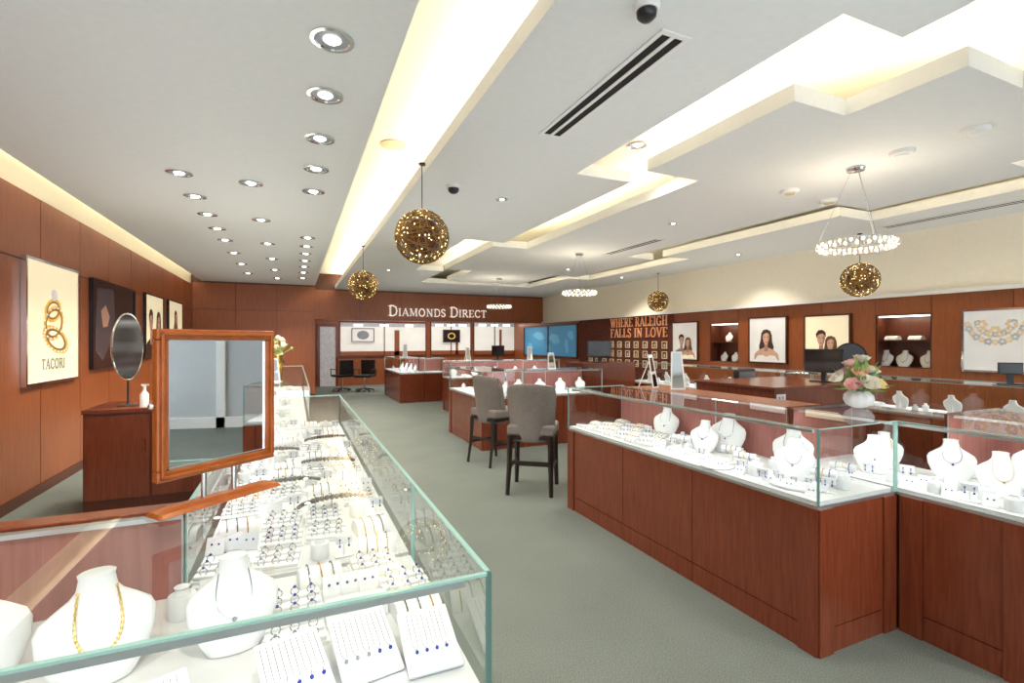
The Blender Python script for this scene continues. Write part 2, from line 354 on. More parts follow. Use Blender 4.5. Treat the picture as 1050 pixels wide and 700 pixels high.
# ------------------------------------------------ hanging balls / chandeliers
def mk_ball():
    t=thing('hanging_ball','','ornament'); mb=MB()
    for i in range(60):
        n_=Vector([random.gauss(0,1) for _ in range(3)]).normalized(); a=n_.orthogonal().normalized(); b_=n_.cross(a); off=random.uniform(-.35,.35); rr=math.sqrt(1-off*off); s0=random.uniform(0,6)
        mb.tube([(n_*off+(a*math.cos(s0+q*.38)+b_*math.sin(s0+q*.38))*rr)*.225 for q in range(15)],.0035,5)
    mb.build('wire_sphere','bronze',t)
    mb=MB()
    for i in range(150):
        p=Vector([random.gauss(0,1) for _ in range(3)]).normalized()*.222; mb.ball(p,.0058,6,4)
    o=mb.build('light_string','bead',t); o['kind']='stuff'
    MB().ball((0,0,0),.16,12,8).build('core','wooddark',t,True)
    MB().cyl((0,0,.22),(0,0,.62),.004,6).cyl((0,0,.605),(0,0,.62),.03,12).build('cord','black',t)
    return t
HB=Proto(mk_ball)
HB((.98,4.1,2.38),0,'large gold wire ball ornament strung with lights, nearest one over the aisle','hanging wire balls')
HB((.98,8.0,2.38),0,'gold wire ball ornament strung with lights, farther one over the aisle','hanging wire balls')
HB((7.3,8.6,2.38),0,'small dark gold wire ball hanging before the red brick wall','hanging wire balls')
HB((6.9,4.14,2.32),0,'dark gold wire ball hanging below the crystal ring chandelier at right','hanging wire balls',1.0)
def mk_ch():
    t=thing('ring_chandelier','','chandelier')
    R=.285; P=[(R*math.cos(2*PI*i/44),R*math.sin(2*PI*i/44),0) for i in range(44)]
    MB().tube([(x,y,.034) for x,y,z in P],.005,6,True).tube([(x,y,-.034) for x,y,z in P],.005,6,True).build('ring_frame','steel',t,True)
    mb=MB(); m2=MB()
    for i,(x,y,z) in enumerate(P):
        mb.ball((x,y,.014 if i%2 else -.014),.0135,6,4); m2.ball((x*1.02,y*1.02,-.014 if i%2 else .014),.0145,5,3)
    mb.build('crystal_band','crystal',t); m2.build('crystal_drops','crystal2',t)
    mb=MB()
    for k in range(3):
        a=2*PI*k/3; mb.cyl((R*math.cos(a),R*math.sin(a),.03),(.03*math.cos(a),.03*math.sin(a),.66),.0018,5)
    mb.build('cable','pgrey',t)
    MB().lathe([(.065,.675),(.072,.66),(.065,.645),(.02,.64)],24).build('canopy','steel',t,True)
    d=bpy.data.lights.new('ring_lamp','POINT'); d.energy=12; d.color=(1,.84,.62); d.shadow_soft_size=.02; o=bpy.data.objects.new('ring_lamp',d); C.objects.link(o); o.parent=t; o.location=(0,0,.05)
    return t
CH=Proto(mk_ch)
CH((4.43,2.69,2.325),0,'crystal ring chandelier nearest the camera over the near island','crystal ring chandeliers')
CH((4.43,7.2,2.325),0,'crystal ring chandelier in the middle distance','crystal ring chandeliers')
CH((4.43,10.8,2.325),0,'crystal ring chandelier farthest away before the shop sign wall','crystal ring chandeliers')
# ------------------------------------------------ lettering
FT={'D':(.9,[([(.2,0),(.2,1)],1),([(.2,1),(.5,1),(.75,.85),(.84,.5),(.75,.15),(.5,0),(.2,0)],.8)],[(.14,0),(.14,1)]),
'I':(.42,[([(.21,0),(.21,1)],1)],[(.21,0),(.21,1)]),
'A':(.92,[([(.1,0),(.46,1)],.55),([(.46,1),(.82,0)],1),([(.22,.34),(.68,.34)],.5)],[(.1,0),(.82,0)]),
'M':(1.14,[([(.16,0),(.2,1)],.55),([(.2,1),(.57,.1)],1),([(.57,.1),(.94,1)],.5),([(.94,1),(.98,0)],1)],[(.15,0),(.99,0),(.17,1),(.97,1)]),
'O':(1.0,[([(.5+.38*math.cos(2*PI*i/16),.5+.5*math.sin(2*PI*i/16)) for i in range(17)],.85)],[]),
'N':(1.0,[([(.2,0),(.2,1)],.6),([(.2,1),(.8,0)],1),([(.8,0),(.8,1)],.6)],[(.2,0),(.16,1),(.8,1)]),
'S':(.72,[([(.62,.82),(.5,.97),(.3,1),(.14,.88),(.13,.7),(.25,.57),(.5,.45),(.6,.3),(.58,.12),(.42,0),(.22,.02),(.1,.2)],.85)],[]),
'R':(.9,[([(.2,0),(.2,1)],1),([(.2,1),(.5,1),(.66,.9),(.68,.72),(.6,.56),(.45,.5),(.2,.5)],.75),([(.45,.5),(.82,0)],.95)],[(.2,0),(.14,1),(.84,0)]),
'E':(.8,[([(.2,0),(.2,1)],1),([(.2,.97),(.7,.97),(.7,.8)],.5),([(.2,.5),(.58,.5)],.5),([(.2,.03),(.72,.03),(.73,.22)],.5)],[(.14,0),(.14,1)]),
'C':(.9,[([(.8,.78),(.68,.94),(.5,1),(.28,.92),(.14,.7),(.12,.45),(.2,.18),(.4,.02),(.62,.02),(.8,.2)],.85)],[]),
'T':(.84,[([(.42,0),(.42,1)],1),([(.08,.8),(.08,.97),(.76,.97),(.76,.8)],.5)],[(.42,0)]),
'W':(1.25,[([(.1,1),(.38,0)],1),([(.38,0),(.63,.95)],.5),([(.63,.95),(.88,0)],1),([(.88,0),(1.14,1)],.5)],[(.1,1),(1.14,1),(.63,1)]),
'H':(1.0,[([(.2,0),(.2,1)],1),([(.8,0),(.8,1)],1),([(.2,.5),(.8,.5)],.5)],[(.2,0),(.2,1),(.8,0),(.8,1)]),
'L':(.78,[([(.2,0),(.2,1)],1),([(.2,.03),(.7,.03),(.71,.25)],.5)],[(.14,0),(.2,1)]),
'G':(.98,[([(.8,.78),(.68,.94),(.5,1),(.28,.92),(.14,.7),(.12,.45),(.2,.18),(.4,.02),(.62,.02),(.8,.12),(.8,.42)],.85)],[(.8,.43)]),
'F':(.76,[([(.2,0),(.2,1)],1),([(.2,.97),(.7,.97),(.7,.78)],.5),([(.2,.5),(.58,.5)],.5)],[(.2,0),(.14,1)]),
'V':(.92,[([(.1,1),(.46,0)],1),([(.46,0),(.82,1)],.55)],[(.1,1),(.82,1)])}
def wid(txt,h,h0=None):
    w=0
    for i,ch in enumerate(txt):
        if ch==' ': w+=.5*h; continue
        hh=(h0 if (h0 and (i==0 or txt[i-1]==' ')) else h); w+=(FT[ch][0]+.08)*hh
    return w
def write(parent,txt,x,z,h,m,h0=None,y=-.02,d=.02,split=True,T=.17):
    allm=MB()
    for i,ch in enumerate(txt):
        if ch==' ': x+=.5*h; continue
        hh=(h0 if (h0 and (i==0 or txt[i-1]==' ')) else h)
        wd,stt,sf=FT[ch]; mb=MB() if split else allm
        for pts,k in stt: mb.stroke([(x+a*hh,z+b_*hh) for a,b_ in pts],T*k*hh,y-d,y)
        for (a,b_) in sf:
            zz=z+(b_*hh*.94); mb.box(x+(a-.17)*hh,x+(a+.17)*hh,y-d,y,zz,zz+.06*hh)
        if split: mb.build('letter',m,parent)
        x+=(wd+.08)*hh
    if not split: allm.build('lettering',m,parent)
x0,z0=ony(398,323.5,14.9); x1,_=ony(499,323.5,14.9)
t=thing('shop_sign','white capital serif lettering of the shop name on the wood header','sign',(x0,14.9,z0))
W0=wid('DIAMONDS DIRECT',.27,.36); k=(x1-x0)/W0
write(t,'DIAMONDS DIRECT',0,0,.27*k,'lit',.36*k)
ya,za=onx(627,333,XR-.02); yb,_=onx(686,333,XR-.02)
t=thing('slogan_sign','copper capital lettering in two lines on the red brick wall','sign',(XR-.02,ya,1.88),-PI/2)
for txt,zz in (('WHERE RALEIGH',.0),('FALLS IN LOVE',-.27)):
    k=(ya-yb)/wid(txt,1.0)
    n0=len(C.objects); write(t,txt,0,zz,.22,'peach',T=.13)
    for o in list(C.objects)[n0:]: o.scale.x=k/.22
def mk_pf():
    t=thing('picture_frame','','picture frame')
    MB().box(-.085,.085,-.02,0,-.085,-.066).box(-.085,.085,-.02,0,.066,.085).box(-.085,-.066,-.02,0,-.066,.066).box(.066,.085,-.02,0,-.066,.066).build('frame','pgoldl',t)
    MB().box(-.066,.066,-.008,0,-.066,.066).build('photo','pdark',t); MB().ell(0,-.01,.035,.05,-.009,12).build('portrait','skin',t)
    return t
PF=Proto(mk_pf)
for r in range(3):
    for c in range(10):
        y=12.1-c*.345
        PF((XR-.021,y,1.42-r*.235),-PI/2,f'small pale-framed portrait photo, {ORD[c]} from left in the {["top","middle","bottom"][r]} row on brick','portrait photos on the brick wall')
# ------------------------------------------------ posters
def poster(label,loc,rz,w,h,bg,fr='wooddark',glow=False,name='wall_poster'):
    t=thing(name,label,'poster',loc,rz)
    MB().box(-w/2,w/2,-.03,0,-h/2,h/2).build('panel',bg,t)
    e=.025; MB().box(-w/2-e,w/2+e,-.045,0,-h/2-e,-h/2).box(-w/2-e,w/2+e,-.045,0,h/2,h/2+e).box(-w/2-e,-w/2,-.045,0,-h/2,h/2).box(w/2,w/2+e,-.045,0,-h/2,h/2).build('frame',fr,t)
    return t
def woman(t,cx,cz,s,dress='pwhite',hair='hair',man=False,y=0):
    B=lambda:MB()
    if not man: B().flat([(-.13,.12),(-.08,.19),(.02,.21),(.11,.17),(.15,.07),(.16,-.08),(.2,-.2),(.17,-.34),(.08,-.3),(-.1,-.28),(-.17,-.33),(-.19,-.18),(-.15,-.05)],y-.0320,cx,cz,s).build('hair_picture',hair,t)
    B().flat([(-.33,-.5),(-.31,-.36),(-.2,-.27),(-.07,-.22),(.08,-.22),(.2,-.27),(.31,-.36),(.34,-.5)],y-.0325,cx,cz,s).build('shoulder_picture','skin' if not man else dress,t)
    if not man: B().flat([(-.30,-.5),(-.22,-.40),(-.1,-.39),(0,-.43),(.1,-.39),(.23,-.40),(.3,-.5)],y-.0330,cx,cz,s).build('dress_picture',dress,t)
    B().flat([(-.05,-.3),(.05,-.3),(.045,-.1),(-.045,-.1)],y-.0332,cx,cz,s).build('neck_picture','skin2',t)
    B().flat([(-.085,.08),(-.06,.14),(.0,.16),(.06,.14),(.088,.08),(.09,0),(.07,-.08),(.03,-.135),(0,-.145),(-.03,-.135),(-.07,-.08),(-.09,0)],y-.0334,cx,cz,s).build('face_picture','skin',t)
    B().flat([(.02,-.143),(.05,-.11),(.07,-.08),(.09,0),(.088,.08),(.06,.12),(.05,.02),(.045,-.06)],y-.0335,cx,cz,s).build('cheek_picture','skin2',t)
    B().flat([(-.1,.02),(-.12,.12),(-.06,.2),(.03,.21),(.1,.16),(.115,.02),(.085,.09),(.04,.125),(-.02,.12),(-.07,.09)],y-.0336,cx,cz,s).build('hairline_picture',hair,t)
    B().flat([(-.065,.032),(-.04,.042),(-.018,.03),(-.04,.022)],y-.0338,cx,cz,s).build('eye_picture','hair2',t)
    B().flat([(.065,.032),(.04,.042),(.018,.03),(.04,.022)],y-.0338,cx,cz,s).build('eye_picture','hair2',t)
    B().flat([(-.032,-.085),(0,-.074),(.032,-.085),(0,-.1)],y-.0338,cx,cz,s).build('mouth_picture','lips',t)
def wallposter(X,rz,pxa,pxb,pt,pb,label,bg,**k):
    ya,_=onx(pxa,350,X); yb,_=onx(pxb,350,X); pm=(pxa+pxb)/2
    ym,zt=onx(pm,pt,X); _,zb=onx(pm,pb,X)
    w=abs(ya-yb); h=zt-zb
    return poster(label,(X,(ya+yb)/2,(zt+zb)/2),rz,w,h,bg,**k),w,h
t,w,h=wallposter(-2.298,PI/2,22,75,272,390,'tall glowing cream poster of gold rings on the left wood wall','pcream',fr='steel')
a_=w*.26
MB().ann(0,-.0,a_*.8,.17,.3,-.032,36,.35).ann(.05,-.17,a_*1.05,.13,.36,-.0325,36,-.25).ann(-.02,.13,a_*.65,.12,.35,-.0323,30,.2).build('ring_picture','pgold',t)
MB().ann(0,-.0,a_*.66,.145,.14,-.0334,36,.35).ann(.05,-.17,a_*.8,.10,.2,-.0336,36,-.25).ann(-.02,.13,a_*.5,.09,.2,-.0335,30,.2).build('ring_shade_picture','pgold2',t)
mb=MB()
for i in range(22):
    a=2*PI*i/22; mb.ell(.05+a_*.95*math.cos(a),-.17+.118*math.sin(a)-.04*math.cos(a),.022,.012,-.036,8)
for i in range(16):
    a=2*PI*i/16; mb.ell(a_*.75*math.cos(a),.155*math.sin(a)+.04*math.cos(a),.022,.012,-.036,8)
mb.ell(-.0,.29,.09,.06,-.036,8); mb.build('stone_picture','pwhite',t)
lw_=wid('TACORI',.10); write(t,'TACORI',-lw_/2,-h/2+.12,.10,'pgrey',None,-.031,.003,False)
t,w,h=wallposter(-2.298,PI/2,92,135,293,374,'wide dark glossy poster on the left wood wall','pdark',fr='pdark')
MB().flat([(-w*.05,h*.45),(-w*.42,h*.42),(-w*.46,-h*.3),(-w*.3,-h*.44),(-w*.12,-h*.2),(-w*.02,h*.1)],-.032).build('light_picture','pdim',t)
MB().flat([(-w*.34,h*.16),(-w*.24,h*.24),(-w*.15,h*.1),(-w*.2,-.02),(-w*.3,-.04)],-.034).build('hand_picture','skin2',t); MB().flat([(w*.1,-h*.44),(w*.4,-h*.44),(w*.44,h*.1),(w*.3,h*.2),(w*.2,-h*.1)],-.033).build('sheen_picture','hair2',t)
t,w,h=wallposter(-2.298,PI/2,147,165,304,360,'portrait poster of a couple on the left wood wall','pcream',fr='pdark')
woman(t,-.25,.0,1.2,'pdark','hair',True); woman(t,.25,.0,1.1,'pgrey','hair2',False,-.004)
t,w,h=wallposter(-2.298,PI/2,171,185,310,345,'farthest small lit poster on the left wood wall','pcream',fr='pdark')
woman(t,.0,.0,.9,'pwhite')
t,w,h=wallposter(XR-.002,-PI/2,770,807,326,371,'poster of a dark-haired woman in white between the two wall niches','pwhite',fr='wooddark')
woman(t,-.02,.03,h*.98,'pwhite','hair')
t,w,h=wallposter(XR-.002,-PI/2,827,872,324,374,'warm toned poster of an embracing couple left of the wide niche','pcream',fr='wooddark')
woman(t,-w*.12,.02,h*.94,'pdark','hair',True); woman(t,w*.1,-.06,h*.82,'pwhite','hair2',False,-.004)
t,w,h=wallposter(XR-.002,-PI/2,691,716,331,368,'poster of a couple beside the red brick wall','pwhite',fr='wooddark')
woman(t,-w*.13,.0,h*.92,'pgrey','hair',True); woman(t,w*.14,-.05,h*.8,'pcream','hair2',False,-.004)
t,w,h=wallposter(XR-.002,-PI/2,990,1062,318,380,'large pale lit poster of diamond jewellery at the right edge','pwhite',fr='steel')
mb=MB(); mb2=MB(); mb3=MB()
for k in range(2):
    R=min(.42,w*.42)-.1*k
    for i in range(13):
        a=PI*1.04+PI*.92*i/12; cx=-.02+R*math.cos(a); cz=.24+R*.95*math.sin(a); s=.036+.010*(i%2)
        for p in range(5):
            b_=2*PI*p/5+i; (mb if (i+k)%2 else mb3).ell(cx+s*.6*math.cos(b_),cz+s*.6*math.sin(b_),s*.45,s*.45,-.034-.0001*p,7)
        mb2.ell(cx,cz,s*.3,s*.3,-.036,6)
for (cx,cz) in ((-.02,.12),(-.15,.2),(.13,.2)):
    for p in range(6):
        b_=2*PI*p/6; mb3.ell(cx+.04*math.cos(b_),cz+.04*math.sin(b_),.024,.024,-.034,8)
    mb2.ell(cx,cz,.02,.02,-.036,8)
mb.build('necklace_picture','psilver',t); mb3.build('flower_jewel_picture','pgoldl',t); mb2.build('stone_picture','pwhite',t)
def niche(label,a,z):
    y0,y1=a; z0,z1=z
    t=thing('display_niche',label,'niche',(XR,(y0+y1)/2,z0),-PI/2); w=(y1-y0)/2-.006; h=z1-z0-.006
    MB().box(-w,w,.26,.28,0,h).box(-w,-w+.012,.01,.26,0,h).box(w-.012,w,.01,.26,0,h).box(-w,w,.01,.26,h-.012,h).box(-w,w,.01,.26,0.001,.012).build('lining','wooddark',t)
    MB().box(-w+.012,w-.012,.06,.25,h*.5,h*.5+.015).build('shelf','wooddark',t)
    MB().box(-w+.02,w-.02,.03,.05,h-.03,h-.013).build('light_strip','led',t)
    area('niche_lamp',(0,.06,h-.035),2*w-.06,.02,1.5,(1,.85,.6),(.3,0,0),t)
    return t,w,h
N1,w1,h1=niche('narrow dark wall niche holding white jewellery forms',n1,nz1)
N2,w2,h2=niche('wide dark wall niche holding gold necklaces on forms',n2,nz2)
# ------------------------------------------------ jewellery displays
BR=[(0,.050,.020,-.022),(.012,.058,.021,-.021),(.04,.076,.022,-.014),(.075,.089,.023,-.004),(.105,.091,.023,.004),(.122,.083,.022,.009),(.137,.062,.020,.013),(.150,.042,.019,.016),(.162,.032,.019,.018),(.182,.028,.019,.022),(.190,.030,.020,.024),(.193,.025,.016,.025)]
def bsurf(x,z):
    for (z0,a0,b0,c0),(z1,a1,b1,c1) in zip(BR[:-1],BR[1:]):
        if z0<=z<=z1:
            k=(z-z0)/(z1-z0); a=a0+(a1-a0)*k; b_=b0+(b1-b0)*k; return c0+(c1-c0)*k-b_*math.sqrt(max(0,1-(x/a)**2))-.003
    return 0
def mk_bust():
    t=thing('necklace_bust','','display bust')
    MB().loft([(0,c,z,a,b_) for z,a,b_,c in BR],28).build('bust_form','leather',t,True)
    MB().box(-.04,.04,-.03,.05,-.002,.004).add([(-.02,.0,.004),(.02,.0,.004),(.02,.05,.004),(-.02,.05,.004),(-.012,.012,.12),(.012,.012,.12),(.012,.018,.12),(-.012,.018,.12)],[(0,1,5,4),(1,2,6,5),(2,3,7,6),(3,0,4,7)]).build('easel_back','white',t)
    return t
BU=Proto(mk_bust)
def neck_pts(dz,wx,n=20):
    P=[]
    for i in range(n+1):
        a=PI*i/n; s=max(0.0,math.sin(a)); x=-math.cos(a)*(.029+.022*s); z=.162-dz*s**.9
        P.append((x,bsurf(x,z)-.001,z))
    return P
def mk_neck(dz,wx,r,m,gem,beads=False):
    def f():
        t=thing('necklace','','necklace'); P=neck_pts(dz,wx,26); mb=MB().tube(P,r,5)
        if beads:
            for p in P: mb.ball(p,r*1.7,6,4)
        mb.build('chain',m,t,True)
        z=.162-dz; y=bsurf(0,z); MB().ball((0,y-.003,z-.006),.005,8,5).build('pendant',gem,t,True); return t
    return Proto(f)
NK=[mk_neck(.085,.027,.0011,'silver','gem'),mk_neck(.105,.027,.0018,'gold','gold',True),mk_neck(.075,.027,.0013,'silver','sapph'),mk_neck(.09,.027,.002,'pearl','gold',True)]
def mk_tray():
    t=thing('ring_tray','','ring tray'); mb=MB()
    mb.box(-.062,.062,-.05,.05,0,.006); mb.build('tray_base','white',t)
    for k in range(3):
        y=-.032+k*.032; MB().box(-.058,.058,y-.013,y+.013,.006,.016+.004*k).build('ring_slot','leather',t,bevel=.003)
    return t
TR=Proto(mk_tray)
def mk_ring(gm,mt):
    def f():
        t=thing('ring','','ring'); MB().tube([(.009*math.cos(2*PI*i/12),0,.009+.009*math.sin(2*PI*i/12)) for i in range(12)],.0012,4,True).build('band',mt,t)
        MB().ball((0,0,.0195),.0038,6,4).build('stone',gm,t); return t
    return Proto(f)
RG=[mk_ring('gem','silver'),mk_ring('sapph','silver'),mk_ring('gem','gold')]
def mk_ramp():
    t=thing('bracelet_ramp','','jewellery display'); n=10
    vs=[(sx*.06,.055*math.cos(PI*i/n),.045*math.sin(PI*i/n)) for sx in (-1,1) for i in range(n+1)]; mb=MB()
    mb.add(vs,[(i,i+1,i+n+2,i+n+1) for i in range(n)]+[tuple(range(n,-1,-1)),tuple(range(n+1,2*n+2)),(0,n+1,2*n+1,n)]); mb.build('curved_ramp','leather',t,True); return t
RP=Proto(mk_ramp)
def mk_brac(m,stone):
    def f():
        t=thing('bracelet','','bracelet'); P=[(0,.058*math.cos(.15+(PI-.3)*i/12),.0483*math.sin(.15+(PI-.3)*i/12)) for i in range(13)]
        MB().tube(P,.0019,5).build('band',m,t,True); mb=MB()
        for p in P[2:-2]: mb.ball((p[0],p[1],p[2]+.0015),.0027,6,4)
        mb.build('stones',stone,t); return t
    return Proto(f)
BC=[mk_brac('silver','gem'),mk_brac('gold','gold'),mk_brac('bronze','gem')]
PM=Matrix.Translation((0,0,.038))@Matrix.Rotation(math.radians(22),4,'X')
def mk_pad():
    t=thing('pendant_board','','jewellery display')
    MB().box(-.075,.075,-.1,.1,0,.012,PM).build('padded_board','leather',t,bevel=.004)
    MB().box(-.06,.06,.05,.06,0,.055).build('prop','white',t); return t
PD=Proto(mk_pad)
def mk_pend(m):
    def f():
        t=thing('pendant_necklace','','necklace')
        P=[PM@Vector((-.007,.085-.1*i/6,.013)) for i in range(7)]; Q=[PM@Vector((.007,.085-.1*i/6,.013)) for i in range(7)]
        e=PM@Vector((0,-.032,.013)); MB().tube(P+[e],.0007,4).tube(Q+[e],.0007,4).build('chain','silver',t); e=PM@Vector((0,-.038,.016)); MB().ball(e,.0052,8,5).build('stone',m,t,True); return t
    return Proto(f)
PN=[mk_pend('sapph'),mk_pend('gem')]
def mk_ear():
    t=thing('earring_stand','','earring display'); MB().box(-.035,.035,-.015,.015,0,.006).box(-.004,.004,-.004,.004,.006,.05).box(-.032,.032,-.004,.004,.05,.085).build('stand','leather',t,bevel=.002)
    for s in(-1,1): MB().ball((s*.017,-.008,.068),.004,6,4).cyl((s*.017,-.007,.068),(s*.017,-.007,.045),.0012,5).ball((s*.017,-.008,.043),.005,6,4).build('earring','sapph',t)
    return t
ER=Proto(mk_ear)
def mk_card():
    t=thing('jewellery_card','','jewellery display'); R=Matrix.Rotation(math.radians(-28),4,'X')
    MB().box(-.028,.028,-.003,.003,0,.06,R).box(-.02,.02,0,.03,0,.004).build('card','leather',t)
    for s in (-1,1): MB().ball(R@Vector((s*.011,-.005,.035)),.0038,6,4).build('earring','sapph',t)
    return t
CD=Proto(mk_card)
def mk_tbar():
    t=thing('bracelet_bar','','bracelet display'); MB().lathe([(.035,0),(.035,.006),(.008,.01),(.008,.07)],16).build('foot','leather',t,True)
    MB().cyl((-.06,0,.085),(.06,0,.085),.02,16).build('bar','leather',t,True)
    for i in range(3): MB().tube([((i-1)*.03,.0235*math.cos(2*PI*j/14),.082+.027*math.sin(2*PI*j/14)) for j in range(14)],.002,5,True).build('bracelet_loop',('silver','gold','sapph')[i],t,True)
    return t
TB=Proto(mk_tbar)
def mk_strand():
    t=thing('bead_strand','','necklace'); P=[(.11*math.cos(.3+2.5*i/17),.075*math.sin(.3+2.5*i/17),.009) for i in range(18)]
    MB().tube(P,.004,5).build('cord','pewter',t,True); mb=MB()
    for i,p in enumerate(P): mb.ball(p,.0095 if 4<i<13 else .007,7,5)
    mb.build('beads','pewter',t,True); return t
SD=Proto(mk_strand)
def mk_cyl():
    t=thing('display_riser','','display riser'); MB().lathe([(.03,0),(.032,.004),(.032,.05),(.03,.055),(.001,.056)],24).build('riser_body','leather',t,True); MB().lathe([(.02,.056),(.014,.07),(.018,.075),(.001,.08)],16).build('ring_cone','leather',t,True); return t
CY=Proto(mk_cyl)
def mk_plate():
    t=thing('round_platter','','platter'); MB().lathe([(.13,0),(.14,.004),(.14,.014),(.135,.018),(.001,.018)],36).build('plate_body','leather',t,True); MB().lathe([(.09,.018),(.09,.026),(.001,.027)],28).build('raised_centre','white',t,True); return t
PLp=Proto(mk_plate)
# ------------------------------------------------ showcases
def spn(g,x0,y0,W,D):
    s=g[0]; L=D if s in 'WE' else W; o0=y0 if s in 'WE' else x0
    return (s,0,L) if len(g)==1 else (s,g[1]-o0,g[2]-o0)
def case(label,x0,x1,y0,y1,glass,rear=(),base=('W','S'),strips='W',zt=1.08,zd=.735,ls=1.8,group='wood and glass showcases'):
    t=thing('display_case',label,'display case',(x0,y0,0),0,group); W=x1-x0; D=y1-y0; zb=.70
    MB().box(.012,W-.012,.012,D-.012,.0,zb).build('base_body','wooddark',t)
    MB().box(0,W,0,D,zb,zb+.016).build('rim','alu',t)
    MB().box(.01,W-.01,.01,D-.01,zb+.016,zd).build('deck','deck',t)
    def seg(side,a,b_,z0,z1,th,out=0):
        if side=='W': return (-out,th-out,a,b_,z0,z1)
        if side=='E': return (W-th+out,W+out,a,b_,z0,z1)
        if side=='S': return (a,b_,-out,th-out,z0,z1)
        return (a,b_,D-th+out,D+out,z0,z1)
    for g in base:
        s,g0,g1=spn(g,x0,y0,W,D); L=g1-g0; pw=.1 if L>.5 else .07; n=max(1,round((L-.2)/.72))
        w=(L-2*pw)/n
        for i in range(n):
            MB().box(*seg(s,g0+pw+i*w+.003,g0+pw+(i+1)*w-.003,.124,zb,.013)).build('base_panel','wood',t)
            MB().box(*seg(s,g0+pw+i*w+.003,g0+pw+(i+1)*w-.003,0,.118,.013)).build('plinth','wood',t)
        MB().box(*seg(s,g0,g0+pw,0,zb,.013,.010)).build('pilaster','wood',t); MB().box(*seg(s,g1-pw,g1,0,zb,.013,.010)).build('pilaster','wood',t)
    e=.0045
    for g in glass:
        s,a,b_=spn(g,x0,y0,W,D)
        z0=zb+.016
        if s=='W': q=[(0,a,z0),(0,b_,z0),(0,b_,zt),(0,a,zt)]
        if s=='E': q=[(W,a,z0),(W,b_,z0),(W,b_,zt),(W,a,zt)]
        if s=='S': q=[(a,0,z0),(b_,0,z0),(b_,0,zt),(a,0,zt)]
        if s=='N': q=[(a,D,z0),(b_,D,z0),(b_,D,zt),(a,D,zt)]
        gs=MB().quad(*q).build('glass_side','glass',t); ed=MB()
        for p0,p1 in ((q[0],q[3]),(q[1],q[2]),(q[3],q[2])):
            ed.box(min(p0[0],p1[0])-e,max(p0[0],p1[0])+e,min(p0[1],p1[1])-e,max(p0[1],p1[1])+e,min(p0[2],p1[2]),max(p0[2],p1[2])+(e if p0[2]==p1[2] else 0))
        ed.build('glass_edge','edge',gs)
    MB().quad((0,0,zt),(W,0,zt),(W,D,zt),(0,D,zt)).build('glass_top','glass',t)
    for r in rear:
        s,a,b_=spn(r,x0,y0,W,D)
        rp=MB().box(*seg(s,a,b_,zd,zt-.004,.015)).build('rear_panel','rear',t)
        n=max(1,round((b_-a)/.6))
        mb=MB()
        for i in range(n+1):
            c=a+(b_-a)*i/n; mb.box(*seg(s,max(a,c-.004),min(b_,c+.004),zd,zt-.004,.02))
        mb.box(*seg(s,a,b_,zt-.014,zt-.003,.022)); mb.build('door_rail','alu',rp)
    for s in strips:
        a,b_=.04,(D if s in 'WE' else W)-.04
        MB().box(*seg(s,a,b_,zt-.022,zt-.008,.016,-.014)).build('light_bar','alu',t)
        q=seg(s,a,b_,0,1,.016,-.014); cx,cy=(q[0]+q[1])/2,(q[2]+q[3])/2
        tilt={'W':(0,-.45,0),'E':(0,.45,0),'S':(.45,0,0),'N':(-.45,0,0)}[s]
        area('case_lamp',(cx,cy,zt-.026),*((.014,b_-a) if s in 'WE' else (b_-a,.014)),ls*(b_-a),(.97,.98,1),tilt,t)
    return t
DF=.875; DLc=.875
FL=case('nearest glass showcase with necklace busts in the lower left corner',-1.5,.32,.83,1.45,[('S',),('E',.83,1.45),('W',)],[('N',-1.5,-.25)],'S','S',ls=.7,zd=DF-.0005)
L1=case('long glass showcase of ring trays running along the left of the aisle',-.25,.32,1.455,4.07,[('E',),('W',),('N',)],[],'EWN','W',ls=.9,zd=DLc-.0005)
L2=case('farther left showcase beyond the long ring showcase',-.6,.12,4.6,9.2,[('E',),('W',),('N',),('S',)],[],'EWSN','W',ls=2)
A=case('large near right showcase with busts and platters',2.27,2.87,1.55,3.88,[('W',),('S',),('N',)],[('E',2.15,3.88)],'WSN','W')
B=case('stepped right showcase section below the flower vase',2.885,3.47,1.02,2.15,[('W',1.02,1.55),('S',)],[('N',)],[('W',1.02,1.53),('S',)],'W')
Cc=case('showcase section continuing at the right edge of view',3.485,4.07,.45,1.62,[('W',.45,1.02),('S',)],[('N',),('E',)],[('W',.45,1.0),('S',)],'W')
I2=case('middle island showcase corner beside the grey stools',2.35,2.95,6.34,7.9,[('W',),('S',),('N',)],[('E',6.94,7.9)],'WSN','W',ls=3)
I2b=case('middle island showcase wing behind the grey stools',2.965,4.3,6.34,6.94,[('S',)],[('N',)],'SN','S',ls=3)
I3=case('far island showcase corner before the back offices',2.35,2.95,12.07,14.3,[('W',),('S',)],[('E',12.67,14.3)],'WS','W',ls=4)
I3b=case('far island showcase wing before the back offices',2.965,3.5,12.07,12.67,[('S',)],[('N',)],'SEN','S',ls=4)
F1=case('long cross showcase in the centre distance',3.0,5.6,10.0,10.6,[('S',),('W',)],[('N',)],'SWE','S',ls=4)
R1=case('near half of the long showcase along the right staff aisle',6.0,6.6,1.2,4.58,[('E',),('W',),('N',)],[],'WE','E',ls=3)
R2=case('far half of the long showcase along the right staff aisle',6.0,6.6,4.61,8.0,[('E',),('W',)],[],'WEN','E',ls=3)
tag(MB().box(-1.5,-.27,1.475,1.54,1.055,1.078).box(-1.5,-.27,1.475,1.49,0,1.055).build('wood_ledge','wood',bevel=.003),'brown wood ledge behind the nearest showcase','ledge')
t=thing('staff_counter','low wood staff counter behind the large right showcase','counter',(2.93,2.3,0))
